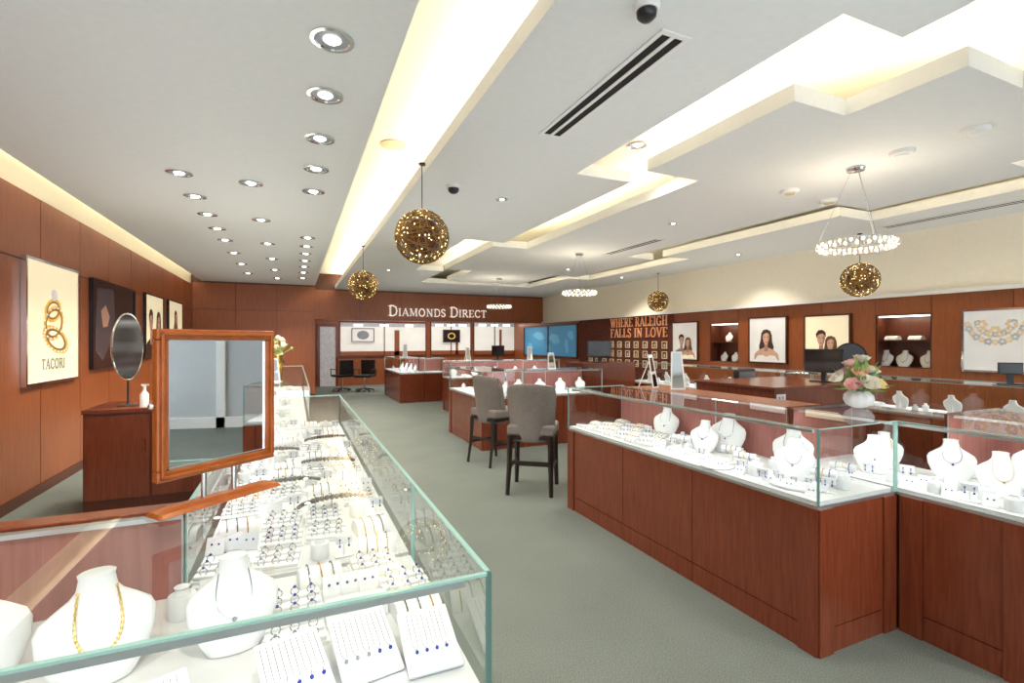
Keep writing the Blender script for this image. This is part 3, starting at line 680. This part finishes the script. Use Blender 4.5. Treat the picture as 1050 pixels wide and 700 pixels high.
MB().box(0,.42,0,1.62,0,1.03).build('counter_body','wood',t); MB().box(-.01,.45,-.01,1.65,1.03,1.06).build('counter_top','wallwood',t,bevel=.004)
t=thing('staff_cabinet','wood staff cabinet with outlet inside the near island','cabinet',(4.2,3.3,0))
MB().box(0,1.4,0,1.0,0,1.03).build('cabinet_body','wood',t); MB().box(-.015,1.415,-.015,1.015,1.03,1.06).build('cabinet_top','wood',t,bevel=.004)
op=MB().box(.03,.15,-.006,0,.92,.99).build('outlet_plate','white',t); MB().box(.05,.07,-.008,-.006,.945,.97).build('socket','pgrey',op); MB().box(.1,.12,-.008,-.006,.945,.97).build('socket','pgrey',op)
t=thing('staff_kiosk','wood kiosk carrying a monitor in front of the brick wall','kiosk',(4.75,7.6,0))
MB().box(0,1.15,0,.6,0,1.08).build('kiosk_body','wood',t); MB().box(-.02,1.17,-.02,.62,1.08,1.11).build('kiosk_top','wood',t,bevel=.004)
x,y=atz(83,527,0)
t=thing('wood_cabinet','low wood cabinet by the left wall under the round mirror','cabinet',(x,y,0))
MB().box(.01,.99,.01,.7,0,.86).build('cabinet_body','wooddark',t); MB().box(0,1.0,0,.71,.86,.9).build('cabinet_top','wood',t,bevel=.004)
for i in range(2):
    dd=MB().box(.02+i*.49,.49+i*.49,0,.012,.1,.84).build('cabinet_door','wood',t); MB().cyl((.46+i*.08,-.02,.5),(.46+i*.08,-.02,.62),.006,8).build('handle','steel',dd)
CBX,CBY=x,y
# ------------------------------------------------ mirrors
def ringmirror(label,loc,rz,r,h,m='black',bk='blackg'):
    t=thing('round_mirror',label,'mirror',loc,rz); z=h-r
    vs=lambda R,y:[(R*math.cos(2*PI*i/36),y,z+R*math.sin(2*PI*i/36)) for i in range(36)]
    MB().tube(vs(r,0),.008,6,True).build('mirror_rim','steel' if bk=='blackg' else 'black',t,True)
    MB().add(vs(r*.98,-.003),[tuple(range(36))]).build('mirror_glass','mirror',t); MB().add(vs(r*.98,.004),[tuple(range(36))]).build('mirror_back',bk,t)
    MB().lathe([(.085,0),(.085,.008),(.015,.018),(.009,.03),(.009,z-r)],20).build('stand','black',t,True)
    return t
ringmirror('tall round black mirror on the wood cabinet by the left wall',(CBX+.27,CBY+.25,.9),1.42+PI+.02,.31,.86)
ringmirror('small round black mirror beside the monitor behind the flowers',(5.50,3.40,1.06),-.75+PI,.15,.42,bk='black')
ang=math.radians(39)
t=thing('countertop_mirror','rectangular tilting mirror in glossy orange wood frame on the nearest showcase','mirror',(-.182,1.50,1.0835),ang)
w,h,zc=.156,.183,.264
fw=.027
mb=MB(); mb.box(-w,w,-.012,.012,zc+h-fw,zc+h).box(-w,w,-.012,.012,zc-h,zc-h+fw).box(-w,-w+fw,-.012,.012,zc-h+fw,zc+h-fw).box(w-fw,w,-.012,.012,zc-h+fw,zc+h-fw); mb.build('mirror_frame','frame',t,bevel=.004)
g=.008; mb=MB().box(-w+g,w-g,-.018,-.011,zc+h-g-.008,zc+h-g).box(-w+g,w-g,-.018,-.011,zc-h+g,zc-h+g+.008).box(-w+g,-w+g+.008,-.018,-.011,zc-h+g,zc+h-g).box(w-g-.008,w-g,-.018,-.011,zc-h+g,zc+h-g); mb.build('frame_moulding','frame',t,bevel=.002)
MB().box(-w+fw,w-fw,-.004,.0,zc-h+fw,zc+h-fw).build('mirror_glass','mirror',t); MB().box(-w+.01,w-.01,.012,.015,zc-h+.01,zc+h-.01).build('mirror_back','wooddark',t)
i_=.003; q=fw
mb=MB().box(-w+q,w-q,-.0085,-.004,zc+h-q-i_,zc+h-q).box(-w+q,w-q,-.0085,-.004,zc-h+q,zc-h+q+i_).box(-w+q,-w+q+i_,-.0085,-.004,zc-h+q,zc+h-q).box(w-q-i_,w-q,-.0085,-.004,zc-h+q,zc+h-q); mb.build('inner_bezel','steel',t)
for s in (-1,1): MB().cyl((s*.04,0,.012),(s*.04,0,zc-h+.01),.0065,12).build('post','steel',t,True)
vs=[(-.162,-.036,0),(.162,-.036,0),(.162,.036,0),(-.162,.036,0),(-.156,-.026,.010),(.156,-.026,.010),(.156,.026,.010),(-.156,.026,.010),(-.13,-.012,.017),(.13,-.012,.017),(.13,.012,.017),(-.13,.012,.017)]
MB().add(vs,[(3,2,1,0),(0,1,5,4),(1,2,6,5),(2,3,7,6),(3,0,4,7),(4,5,9,8),(5,6,10,9),(6,7,11,10),(7,4,8,11),(8,9,10,11)]).build('base','frame',t,bevel=.003)
for s in (-1,1): MB().ball((s*(w+.006),0,zc),.008,8,6).build('pivot_knob','steel',t,True)
def bottle(label,x,y,z,s,m):
    t=thing('bottle',label,'bottle',(x,y,z)); MB().lathe([(.03*s,0),(.03*s,.1*s),(.012*s,.125*s),(.012*s,.14*s),(.001,.14*s)],16).build('bottle_body',m,t,True)
    MB().lathe([(.013*s,.14*s),(.013*s,.165*s),(.001,.167*s)],12).build('cap','white',t,True); MB().box(-.02*s,.03*s,-.006,.006,.167*s,.18*s).build('pump','white',t)
bottle('taller clear pump bottle on the left wood cabinet',CBX+.53,CBY+.2,.9,1.6,'bottle'); bottle('shorter white bottle on the left wood cabinet',CBX+.43,CBY+.1,.9,1.15,'pwhite')
def easel(label,loc,rz,hh):
    t=thing('easel_mirror',label,'mirror',loc,rz)
    R=Matrix.Rotation(-.18,4,'X'); w=.06
    MB().box(-w,w,-.006,.006,0,.012,R).box(-w*.7,w*.7,-.006,.006,hh-.012,hh,R).tube([R@Vector((-w,0,0)),R@Vector((-w*.7,0,hh))],.007,6).tube([R@Vector((w,0,0)),R@Vector((w*.7,0,hh))],.007,6).build('frame','pwhite',t)
    MB().add([R@Vector(p) for p in ((-w,-.002,.01),(w,-.002,.01),(w*.7,-.002,hh),(-w*.7,-.002,hh))],[(0,1,2,3)]).build('mirror_glass','mirror',t)
    MB().cyl(R@Vector((0,.004,hh*.9)),(0,hh*.35+.06,0),.005,6).build('prop_leg','pwhite',t)
easel('left white easel mirror on the staff counter',(3.13,3.72,1.061),.5,.32); easel('right white easel mirror on the staff counter',(3.2,3.5,1.061),-.5,.35)
def monitor(label,loc,rz,s=1):
    t=thing('monitor',label,'monitor',loc,rz); sh=MB().box(-.25*s,.25*s,-.015,.02,.1,.1+.32*s).build('screen_housing','black',t,bevel=.004)
    MB().box(-.235*s,.235*s,-.017,-.015,.115,.085+.32*s).build('screen','pdark',sh); MB().box(-.025,.025,.0,.03,.01,.15).build('neck','black',t); MB().box(-.11,.11,-.08,.1,0,.012).build('foot','black',t,bevel=.004)
monitor('black monitor turned sideways on the near staff cabinet',(5.28,3.55,1.061),-1.5,.8)
monitor('black monitor on the wood kiosk before the brick wall',(5.3,7.9,1.111),-.2,.95)
monitor('small black monitor on the centre showcase in the distance',(4.2,10.3,1.085),.3,.7)
monitor('black monitor at far right on the long staff aisle showcase',(6.3,2.40,1.085),-1.0,.35)
# ------------------------------------------------ stools
def mk_stool():
    t=thing('counter_stool','','stool')
    def grid(f,nu,nv,th):
        vs=[];N=(nu+1)*(nv+1)
        for side in (0,1):
            for j in range(nv+1):
                for i in range(nu+1): vs.append(f(2*i/nu-1,j/nv,side*th))
        fs=[]
        for j in range(nv):
            for i in range(nu):
                a=j*(nu+1)+i; fs.append((a,a+1,a+nu+2,a+nu+1)); fs.append((N+a,N+a+nu+1,N+a+nu+2,N+a+1))
        for i in range(nu): fs.append((i,N+i,N+i+1,i+1)); a=nv*(nu+1)+i; fs.append((a,a+1,N+a+1,N+a))
        for j in range(nv): a=j*(nu+1); fs.append((a,a+nu+1,N+a+nu+1,N+a)); a+=nu; fs.append((a,N+a,N+a+nu+1,a+nu+1))
        return MB().add(vs,fs)
    def fb(u,v,o):
        x=u*(.215+.05*v-.03*max(0,v-.8)/.2*abs(u)**3); y=-.20-.05*v+.20*abs(u)**3*(1-.45*v)+o; z=.50+.56*v+.03*v*(1-u*u); return (x*(1-o*.3),y,z)
    b=grid(fb,14,10,.06).build('backrest','fabric',t,True); b.modifiers.new('sub','SUBSURF').levels=1; b.modifiers['sub'].render_levels=1
    grid(lambda u,v,o:(u*.235,-.19+.43*v,.57+(o)+.012*(1-u*u)*(o>0)),8,8,.10).build('seat','fabric',t,True,bevel=.02)
    MB().box(-.22,.22,-.19,.22,.535,.57).build('apron','leg',t)
    for sx in (-1,1):
        for sy in (-1,1):
            MB().tube([(sx*.2,sy*.185 if sy>0 else -.19,.57),(sx*.205,sy*.2,.3),(sx*.215,sy*.215-(.03 if sy<0 else 0),0)],.02,4,False,[.03,.026,.02]).build('leg','leg',t)
    for sx in (-1,1): MB().box(sx*.207-.01,sx*.207+.01,-.2,.2,.24,.27).build('stretcher','leg',t)
    MB().box(-.2,.2,.19,.21,.18,.21).build('footrest','leg',t); MB().box(-.2,.2,-.215,-.195,.3,.33).build('stretcher','leg',t)
    for u in (-1,1):
        mb=MB(); pts=[]
        for j in range(28):
            p=fb(u*.985,j/27,0); pts.append((p[0],p[1]-.003,p[2])); mb.ball(pts[-1],.006,5,3)
        mb.tube(pts,.003,4); mb.build('nail_trim','steel',t)
    return t
SG=Proto(mk_stool)
SG((2.22,4.5,0),-.62,'nearer grey upholstered counter stool seen from behind','counter stools')
SG((2.28,5.72,0),-1.25,'farther grey upholstered counter stool turned toward the counter','counter stools')
def mk_oc():
    t=thing('office_chair','','chair')
    MB().box(-.25,.25,-.24,.24,.42,.5).build('seat','black',t,bevel=.03); MB().box(-.23,.23,-.28,-.22,.5,.95).build('backrest','black',t,bevel=.03)
    for s in (-1,1): MB().tube([(s*.26,-.2,.45),(s*.28,-.2,.66),(s*.28,.18,.66),(s*.26,.2,.45)],.015,6).build('armrest','black',t,True)
    MB().cyl((0,0,.08),(0,0,.42),.025,10).build('post','steel',t)
    mb=MB()
    for k in range(5):
        a=2*PI*k/5; mb.cyl((0,0,.09),(.26*math.cos(a),.26*math.sin(a),.05),.018,6); mb.ball((.26*math.cos(a),.26*math.sin(a),.028),.028,8,5)
    mb.build('wheel_base','black',t); return t
OC=Proto(mk_oc)
x,_=ony(351,380,15.8); OC((x,15.8,0),.4,'black office chair at the back left, beside the doorway','back office chairs')
x,_=ony(374,380,15.4); OC((x,15.4,0),2.6,'black office chair at the back, under the lit office window','back office chairs')
OC((5.35,5.0,0),.3,'black office chair behind the staff cabinet in the island','island office chairs',1.2)
# ------------------------------------------------ vase with roses
VX,VY=3.27,1.97; VS=.8; VZ=1.081-.13*(1-VS)-.006
t=thing('flower_vase','round ribbed white vase holding roses on the stepped showcase','vase',(VX,VY,1.081)); t.scale=(VS,)*3
vs=[];n=48;prof=[(.035,0),(.05,.005),(.085,.03),(.1,.065),(.095,.1),(.07,.128),(.062,.135),(.058,.13)]
for r,z in prof:
    for j in range(n):
        a=2*PI*j/n; k=r*(1+(.05 if j%4<2 else -.02)*(1 if .02<z<.13 else 0)); vs.append((k*math.cos(a),k*math.sin(a),z))
MB().add(vs,[(i*n+j,i*n+(j+1)%n,(i+1)*n+(j+1)%n,(i+1)*n+j) for i in range(len(prof)-1) for j in range(n)]+[tuple(range(n-1,-1,-1))]).build('vase_body','leather',t,True)
MB().lathe([(.001,.12),(.06,.121)],20,cap=False).build('inner_foam','green',t)
def mk_rose(mt):
    def f():
        t=thing('rose','','flower'); mb=MB()
        for L in range(4):
            n=3+L; R=.012+.010*L
            for k in range(n):
                a0=2*PI*k/n+L*.7; vs=[]
                for j in range(5):
                    for i in range(5):
                        a=a0+(i-2)*(.42-.03*L); v=j/4; r=R*math.sin(min(1,.25+v*.85)*PI/2)+(.004*L*v*v); r*=1-.03*abs(i-2)
                        vs.append((r*math.cos(a),r*math.sin(a),-.02+(.055-.003*L)*v-.004*abs(i-2)*v))
                mb.add(vs,[(j*5+i,j*5+i+1,j*5+i+6,j*5+i+5) for j in range(4) for i in range(4)])
        mb.build('petals',mt,t,True); MB().cyl((0,0,-.07),(0,0,-.015),.003,6).build('stem','green',t); return t
    return Proto(f)
RS=[mk_rose('rpeach'),mk_rose('rwhite'),mk_rose('rpink'),mk_rose('ryel')]
CN=['peach','cream','pink','yellow']
rp=[(-.105,-.035,.18,2),(-.055,-.095,.19,1),(.025,-.105,.185,3),(.085,-.065,.19,1),(.12,-.0,.18,1),(-.06,-.045,.255,0),(.02,-.06,.265,1),(.075,-.015,.26,3),(-.03,.03,.31,2),(-.11,.055,.22,1),(.06,.07,.24,0),(-.06,.1,.22,3),(.03,.0,.335,1),(.01,.1,.23,2),(.12,.07,.21,1)]
for i,(x,y,z,k) in enumerate(rp):
    o=RS[k]((VX+x,VY+y,VZ+z),i,f'{CN[k]} rose in the white vase, {ORD[i]} bloom counted around the bouquet','roses in the vase'); o.rotation_euler=(y*-7,x*7,0); o.scale=((.95,1.1,.9)[i%3],)*3
mb=MB()
for i in range(110):
    a=random.uniform(0,2*PI); e=random.uniform(.0,1.35); L=random.uniform(.06,.13)
    d=Vector((math.cos(a)*math.cos(e),math.sin(a)*math.cos(e),math.sin(e)*1.25)); b0=Vector((VX,VY,VZ+.135))+d*(.03+.05*random.random()); s=d.cross(Vector((0,0,1))).normalized()*.013; tip=b0+d*L; mid=b0+d*L*.6+Vector((0,0,.008))
    mb.add([b0,mid+s,tip,mid-s],[(0,1,2,3)])
o=mb.build('leaf_foliage','green'); tag(o,'green leafy filler foliage among the roses','foliage'); o['kind']='stuff'
# ------------------------------------------------ fill the cases
DK=.7355
def bust(x,y,rz,sc,k,lab,z=DK):
    BU((x,y,z+.002*sc),rz,f'white necklace bust {lab}','necklace busts',sc); 
    if k is not None: NK[k]((x,y,z+.002*sc),rz,f'{["fine silver","beaded gold","silver sapphire","pearl"][k]} necklace on bust {lab}','necklaces on busts',sc)
bust(-.115,1.16,.15,.92,0,'beside the pendant boards in the nearest showcase',DF)
bust(-.335,1.15,.35,.98,1,'second from the lower left corner',DF)
bust(-.535,1.18,.45,1.0,3,'at the lower left corner of view',DF)
bust(-.77,1.15,.5,1.0,0,'just outside the left edge',DF)
def pad(x,y,rz,lab,n=5,k=0,sc=1,z=DF):
    PD((x,y,z),rz,f'white slanted pendant board {lab}','pendant boards',sc)
    for i in range(n):
        d=Matrix.Rotation(rz,3,'Z')@Vector(((i-(n-1)/2)*.028*sc,0,0)); PN[(k+i//3)%2 if k else 0]((x+d.x,y+d.y,z),rz,f'small pendant on the slanted board {lab}','pendants '+lab,sc)
pad(.0,.97,.25,'left of three in the near corner',5,0,.75); pad(.125,1.0,.15,'middle of three in the near corner',5,1,.75); pad(.245,.97,.0,'right of three in the near corner',4,0,.7)
pad(-.2,.95,.35,'below the near bust',4,1,.65); pad(-.40,.96,.3,'below the gold necklace bust',4,0,.65)
CY((-.235,1.33,DF),0,'white round riser at the case corner by the mirror','near corner risers',.9)
k=0
for (x,y) in ((.0,1.13),(.13,1.15),(.255,1.13),(.0,1.25),(.13,1.27),(.255,1.25),(.06,1.38),(.2,1.39),(-.14,1.37)):
    lab=f'{ORD[k]} in the near corner behind the pendant boards'; kk=k; k+=1
    if kk in (1,4,8):
        for a in range(3): CD((x+(a-1)*.042,y,DF),.1,f'{ORD[a]} small earring card of set, {lab}','near corner cards',.9)
    elif kk in (2,6):
        RP((x,y,DF),.1,'white curved bracelet ramp, '+lab,'near corner ramps',.85)
        for a in range(3): BC[(a+kk)%3]((x+(a-1)*.029,y,DF),.1,f'{ORD[a]} bracelet on ramp, '+lab,'near corner bracelets',.85)
    else:
        TR((x,y,DF),.1,'white ring tray, '+lab,'near corner trays')
        for a in range(3):
            for b_ in range(3): RG[kk%2]((x+(b_-1)*.036,y-.032+a*.032,DF+.014+.004*a),.1,'small ring in white tray, '+lab,'rings in tray, '+lab)
for r in range(16):
    for c,x in enumerate((-.175,-.04,.095,.23)):
        y=1.53+r*.158; lab=f'{ORD[r]} from front, {["left","inner left","inner right","right"][c]} row, long left showcase'
        x_=x+random.uniform(-.006,.006); rz=random.uniform(-.15,.15); q=(r*3+c*2+r//3)%8; z=DLc
        if q in (0,2,5,7):
            TR((x_,y,z),rz,'white ring tray, '+lab,'ring trays')
            R=Matrix.Rotation(rz,3,'Z'); kk=random.choice((0,0,1,2)); nb=3 if r<6 else (2 if r<10 else 0)
            for a in range(3):
                for b_ in range(nb):
                    d=R@Vector(((b_-(nb-1)/2)*(.036 if nb>2 else .05),-.032+a*.032,0)); RG[kk]((x_+d.x,y+d.y,z+.014+.004*a),rz,'small ring in white tray, '+lab,'rings in tray '+lab)
        elif q in (1,6):
            RP((x_,y,z),rz,'white curved bracelet ramp, '+lab,'bracelet ramps',.85)
            R=Matrix.Rotation(rz,3,'Z')
            for a in range(3):
                d=R@Vector(((a-1)*.029,0,0)); BC[(r+a)%3]((x_+d.x,y+d.y,z),rz,f'{ORD[a]} bracelet on ramp, '+lab,'bracelets on ramps',.85)
        elif q==3:
            for a in range(3): CD((x_+(a-1)*.045,y-.02+.02*(a%2),z),rz,f'{ORD[a]} small earring card, '+lab,'earring cards',.85)
        else:
            CY((x_-.03,y,z),rz,'small white round riser, '+lab,'round risers',.8); ER((x_+.035,y-.02,z),rz,'white earring stand with blue drops, '+lab,'earring stands',.75)
for i,(x,y,rz) in enumerate(((.13,1.86,.2),(.14,2.5,-.2),(-.02,2.18,.1),(.17,3.1,.3),(-.1,2.85,0))):
    SD((x,y-.02,DLc+.045),rz,f'grey brown bead strand, {ORD[i]} from the front in the long left showcase','bead strands',1.1)
def D_(px,py,z=DK): return atz(px,py,z)
WST=-1.2
for px,py,sc,k,lab in ((683,447,1.2,0,'at the far end of the large right showcase'),(722,463,1.1,2,'left of the pair in the large right showcase'),(746,463,1.35,0,'right of the pair in the large right showcase'),(875,470,1.25,2,'by the corner below the flower vase')):
    x,y=D_(px,py); x=min(max(x,2.36),2.76); bust(x,y,WST,sc,k,lab)
x,y=D_(818,497); PLp((x,y,DK),0,'large round white platter in the right showcase','platters',1.0)
BU((x,y+.02,DK+.028),WST,'white bust standing on the large round platter','necklace busts',1.1); NK[0]((x,y+.02,DK+.028),WST,'fine silver necklace on the platter bust','necklaces on busts',1.1)
for i in range(5):
    a=2.2+i*.7; ER((x+.1*math.cos(a),y+.1*math.sin(a),DK+.0185),WST,f'earring stand on the large platter, {ORD[i]} around its rim','platter earrings',.6)
x,y=D_(735,478); PLp((min(x,2.7),y,DK),0,'smaller round white platter in the right showcase','platters',.7)
for i,(px,py) in enumerate(((700,452),(760,470),(775,487),(793,480),(840,500),(862,500),(706,462))):
    x,y=D_(px,py); x=min(max(x,2.33),2.8); CY((x,y,DK),0,f'white cylinder riser, {ORD[i]} of the large right showcase risers','right case risers',(.9,.9,1.3)[i%3])
for i,(px,py) in enumerate(((870,487),(893,487),(780,495),(665,446),(690,458),(720,470),(760,484),(850,505))):
    x,y=D_(px,py); x=min(max(x,2.32),2.82); ER((x,y,DK),WST,f'earring stand with dark blue drops, {ORD[i]} one in the large right showcase','right case earrings',.9)
k=0
for y in (1.63,1.75,1.87,2.06,2.2,2.34,2.48,2.62,2.76):
    for x in (2.33,2.40):
        CD((x,y+(.03 if x>2.35 else 0),DK),WST,f'small white earring card, {ORD[k]} from the corner along the large right showcase front','right case cards',.9); k+=1
for i,(x,y) in enumerate(((2.5,2.7),(2.52,2.28),(2.45,2.12),(2.72,1.72),(2.5,1.68))):
    TB((x,y,DK),WST,f'white bracelet bar with three bracelets, {ORD[i]} in the large right showcase','bracelet bars')
for i,y in enumerate((3.76,3.62,3.48,3.34,3.2,3.06,2.92)):
    for j,x in enumerate((2.36,2.5,2.64,2.78)):
        lab=f'{ORD[i]} from far end, {["front","second","third","back"][j]} row, large right showcase'
        if j==3 and abs(y-3.2)<.2: continue
        if (i+j)%2: 
            RP((x,y,DK),1.57,'white bracelet ramp, '+lab,'bracelet ramps in right case',.95)
            for a in range(3): BC[a]((x,y+(a-1)*.034,DK),1.57,f'{ORD[a]} bracelet on ramp, '+lab,'bracelets in right case',.95)
        else:
            TR((x,y,DK),1.57,'white ring tray, '+lab,'ring trays in right case')
            if j<3:
                for a in range(3):
                    for b_ in range(2): RG[(i+j)%3]((x+.032-a*.032,y+(b_-.5)*.045,DK+.014+.004*a),1.57,'small ring in white tray, '+lab,'rings in tray, '+lab)
for i,(x,y,sc) in enumerate(((3.10,1.78,1.1),(3.30,1.5,1.15),(3.32,1.85,1.05),(3.2,1.25,1.1))):
    bust(x,y,-1.0,sc,(0,2,1,3)[i],f'{ORD[i]} one in the stepped section below the vase')
for i,(x,y) in enumerate(((2.98,1.62),(2.97,1.42),(3.05,1.25),(2.97,1.12),(3.12,1.42))):
    CY((x,y,DK),0,f'white riser, {ORD[i]} from the back of the stepped section','stepped section risers')
for i,(x,y) in enumerate(((2.95,1.72),(3.08,1.6),(2.95,1.27),(3.12,1.12))):
    ER((x,y,DK),-1.3,f'earring stand, {ORD[i]} from the back of the stepped section','stepped section earrings')
for i,(x,y) in enumerate(((2.94,1.52),(2.94,1.35),(2.94,1.19),(3.03,1.5),(3.1,1.33),(3.03,1.1))):
    CD((x,y,DK),-1.3,f'small white earring card, {ORD[i]} in the stepped section below the vase','stepped section cards')
for i,(x,y) in enumerate(((3.7,1.3),(3.6,1.1),(3.85,1.05))): bust(x,y,-1.0,1.1,i,f'{ORD[i]} one in the section at the right edge')
def fill(lab,x0,x1,y0,y1,rz,step=.3,busts=True):
    along=(y1-y0)>(x1-x0); L=(y1-y0) if along else (x1-x0); n=min(20,int(L/step))
    for k in range(n):
        s=(k+.5)/n
        for c in (0,1):
            x=(x0+(x1-x0)*(.3 if c==0 else .7)) if along else x0+(x1-x0)*s; y=y0+(y1-y0)*s if along else y0+(y1-y0)*(.3 if c==0 else .7)
            lb=f'{ORD[k]} along, {"back" if c else "front"} row, {lab}'
            if busts and c and k%2==0: BU((x,y,DK+.002),rz,'white necklace bust, '+lb,'busts in the '+lab,1.0)
            elif k%4==1: RP((x,y,DK),rz,'white curved ramp, '+lb,'ramps in the '+lab)
            elif k%4==3: CY((x,y,DK),rz,'white round riser, '+lb,'risers in the '+lab)
            else: TR((x,y,DK),rz,'white tray, '+lb,'trays in the '+lab)
fill('farther left showcase',-.55,.07,4.7,9.1,.2,.23,False)
fill('middle island corner showcase',2.4,2.9,6.4,7.85,-1.4,.17)
fill('middle island wing',3.0,4.25,6.38,6.9,0,.17)
fill('far island corner showcase',2.4,2.9,12.1,14.2,-1.4,.25)
fill('centre cross showcase',3.05,5.55,10.05,10.55,0,.24)
fill('near staff aisle showcase',6.05,6.55,1.3,4.5,1.4,.24)
fill('far staff aisle showcase',6.05,6.55,4.7,7.9,1.4,.24)
yc=(n1[0]+n1[1])/2; z=nz1[0]+.013
for i,(dy,zz) in enumerate(((.12,0),(-.15,0),(0,(nz1[1]-nz1[0])*.5+.004))):
    BU((XR+.15,yc+dy,z+zz),-PI/2,f'white bust in the narrow niche, {["lower left","lower right","upper"][i]} one','niche busts',.95)
yc=(n2[0]+n2[1])/2; z=nz2[0]+.013
for i,dy in enumerate((.3,.05,-.25)):
    BU((XR+.15,yc+dy,z),-PI/2,f'white bust on the floor of the wide niche, {ORD[i]} from left','niche busts',1.2)
    NK[1]((XR+.15,yc+dy,z),-PI/2,f'gold necklace on the wide niche bust, {ORD[i]} from left','niche necklaces',1.2)
for i,dy in enumerate((.2,-.1)):
    RP((XR+.15,yc+dy,z+(nz2[1]-nz2[0])*.5+.004),-PI/2,f'white curved form on the wide niche shelf, {ORD[i]} from left','niche ramps',1.3)
# ------------------------------------------------ back wall windows, doorway
def win(nm,pa,pb,pt,pb2,Y,m,pic=None):
    x0,zt=ony(pa,pt,Y); x1,_=ony(pb,pt,Y); _,zb=ony((pa+pb)/2,pb2,Y); _,zt=ony((pa+pb)/2,pt,Y)
    o=st(MB().box(x0,x1,Y-.02,Y,zb,zt).build(nm,m)); e=.035
    st(MB().box(x0-e,x1+e,Y-.05,Y,zb-e,zb).box(x0-e,x1+e,Y-.05,Y,zt,zt+e).box(x0-e,x0,Y-.05,Y,zb,zt).box(x1,x1+e,Y-.05,Y,zb,zt).box((x0+x1)/2-.015,(x0+x1)/2+.015,Y-.05,Y,zb,zt).build('window_frame','wood',o))
    if m=='office':
        mb=MB()
        for k in range(3): c=x0+(x1-x0)*(.2+.3*k); mb.box(c-.14,c+.14,Y-.03,Y-.02,zt-.12,zt-.06)
        st(mb.build('office_light','led',o))
        st(MB().box(x0,x1,Y-.028,Y-.02,zb,zb+.14).box(x0+(x1-x0)*.62,x0+(x1-x0)*.68,Y-.028,Y-.02,zb,zt-.25).build('office_furniture','wallwood',o))
        st(MB().box(x0,x1,Y-.026,Y-.02,zt-.14,zt).build('office_ceiling','psilver',o))
    return x0,x1,zb,zt
a=win('window_1',349,436,331,364,17.6,'office')
b2=win('window_2',442,482,331,363,17.6,'office')
b3=win('window_3',486,527,331,363,17.6,'office')
t=poster('small framed picture behind the back left office window',((a[0]*.75+a[1]*.25),17.54,1.72),0,.7,.42,'pwhite'); MB().ell(0,0,.2,.15,-.032).build('ring_picture','pgrey',t)
t=poster('small framed picture behind the middle office window',((b2[0]+b2[1])/2,17.54,1.70),0,.6,.42,'pdark'); MB().ann(0,0,.15,.12,.3,-.032).build('ring_picture','pgold',t)
x0,zt=ony(328,338,17.6); x1,_=ony(344,338,17.6)
o=st(MB().box(x0,x1,17.55,17.6,0,2.0).build('door_2','psilver')); st(MB().box(x0-.08,x0,17.52,17.6,0,2.08).box(x1,x1+.08,17.52,17.6,0,2.08).box(x0,x1,17.52,17.6,2.0,2.08).build('door_frame','wood',o)); st(MB().cyl((x1-.1,17.5,1),(x1-.1,17.55,1),.02).build('door_handle','steel',o))
y0,y1=12.85,16.6; o=st(MB().box(XR-.02,XR,y0,y1,1.03,2.0).build('window_5','blue'))
mb=MB()
for (yy,zz,a_,b_) in ((13.25,1.72,.22,.14),(13.5,1.4,.14,.22),(14.3,1.62,.4,.16),(14.7,1.3,.2,.14),(15.4,1.72,.5,.13),(16.1,1.35,.25,.12)):
    mb.add([(XR-.022,yy+a_*math.cos(2*PI*j/13)*(1+.35*math.sin(5*j)),zz+b_*math.sin(2*PI*j/13)*(1+.35*math.cos(7*j))) for j in range(13)],[tuple(range(13))])
st(mb.build('window_pattern','bluel',o))
mb=MB()
for i in range(3): yy=y0+(y1-y0)*i/2; mb.box(XR-.05,XR,yy-.03,yy+.03,1.0,2.03)
mb.box(XR-.05,XR,y0,y1,.97,1.03).box(XR-.05,XR,y0,y1,2.0,2.06); st(mb.build('window_frame','wooddark',o))
for i,(px,Y) in enumerate(((360,16.4),(440,16.4),(520,16.4))):
    x,_=ony(px,350,Y); DL((x,Y-.9,2.6),0,f'recessed downlight in the back room ceiling, {ORD[i]} from left','back room downlights')
def mk_flower():
    t=thing('flower_arrangement','','flowers'); MB().lathe([(.05,0),(.08,.06),(.06,.15),(.07,.17)],16).build('pot','gold',t,True)
    m2=MB()
    for i in range(30):
        p=(random.gauss(0,.07),random.gauss(0,.07),.3+random.gauss(0,.08))
        if i%3==0:
            MB().ball(p,.035,7,4).build('bloom',('rpeach','rwhite','rpink')[i%9//3],t,True)
        m2.cyl((0,0,.15),p,.004,4); m2.ball(p,.02,5,3)
    m2.build('leaves','green',t,True); return t
FW=Proto(mk_flower)
FW((-.25,8.8,1.081),0,'colourful flower arrangement in gold pot on the farther left showcase','flower arrangements',1.2)
easel('easel mirror on the centre cross showcase',(3.5,10.3,1.081),.3,.3); easel('second easel mirror on the centre cross showcase, near its right end',(5.0,10.3,1.081),-.2,.3)
easel('easel mirror on the far island showcase',(2.65,13,1.081),-.4,.35); easel('easel mirror on the middle island wing',(3.6,6.65,1.081),-.1,.25)
easel('easel mirror on the farther left showcase',(-.2,5.6,1.081),.2,.25)
# ------------------------------------------------ world, camera
w=bpy.data.worlds.new('World'); SC.world=w; w.use_nodes=True; bg=w.node_tree.nodes['Background']; bg.inputs[0].default_value=(.90,.95,1,1); bg.inputs[1].default_value=2.6
cam=bpy.data.cameras.new('Camera'); co=bpy.data.objects.new('Camera',cam); C.objects.link(co); co.location=(0,0,H); co.rotation_euler=(PI/2,0,-YAW)
cam.sensor_width=36; cam.lens=F_/1050*36; cam.clip_start=.02; SC.camera=co
SC.view_settings.view_transform='Standard'; SC.view_settings.look='None'; SC.view_settings.exposure=.28
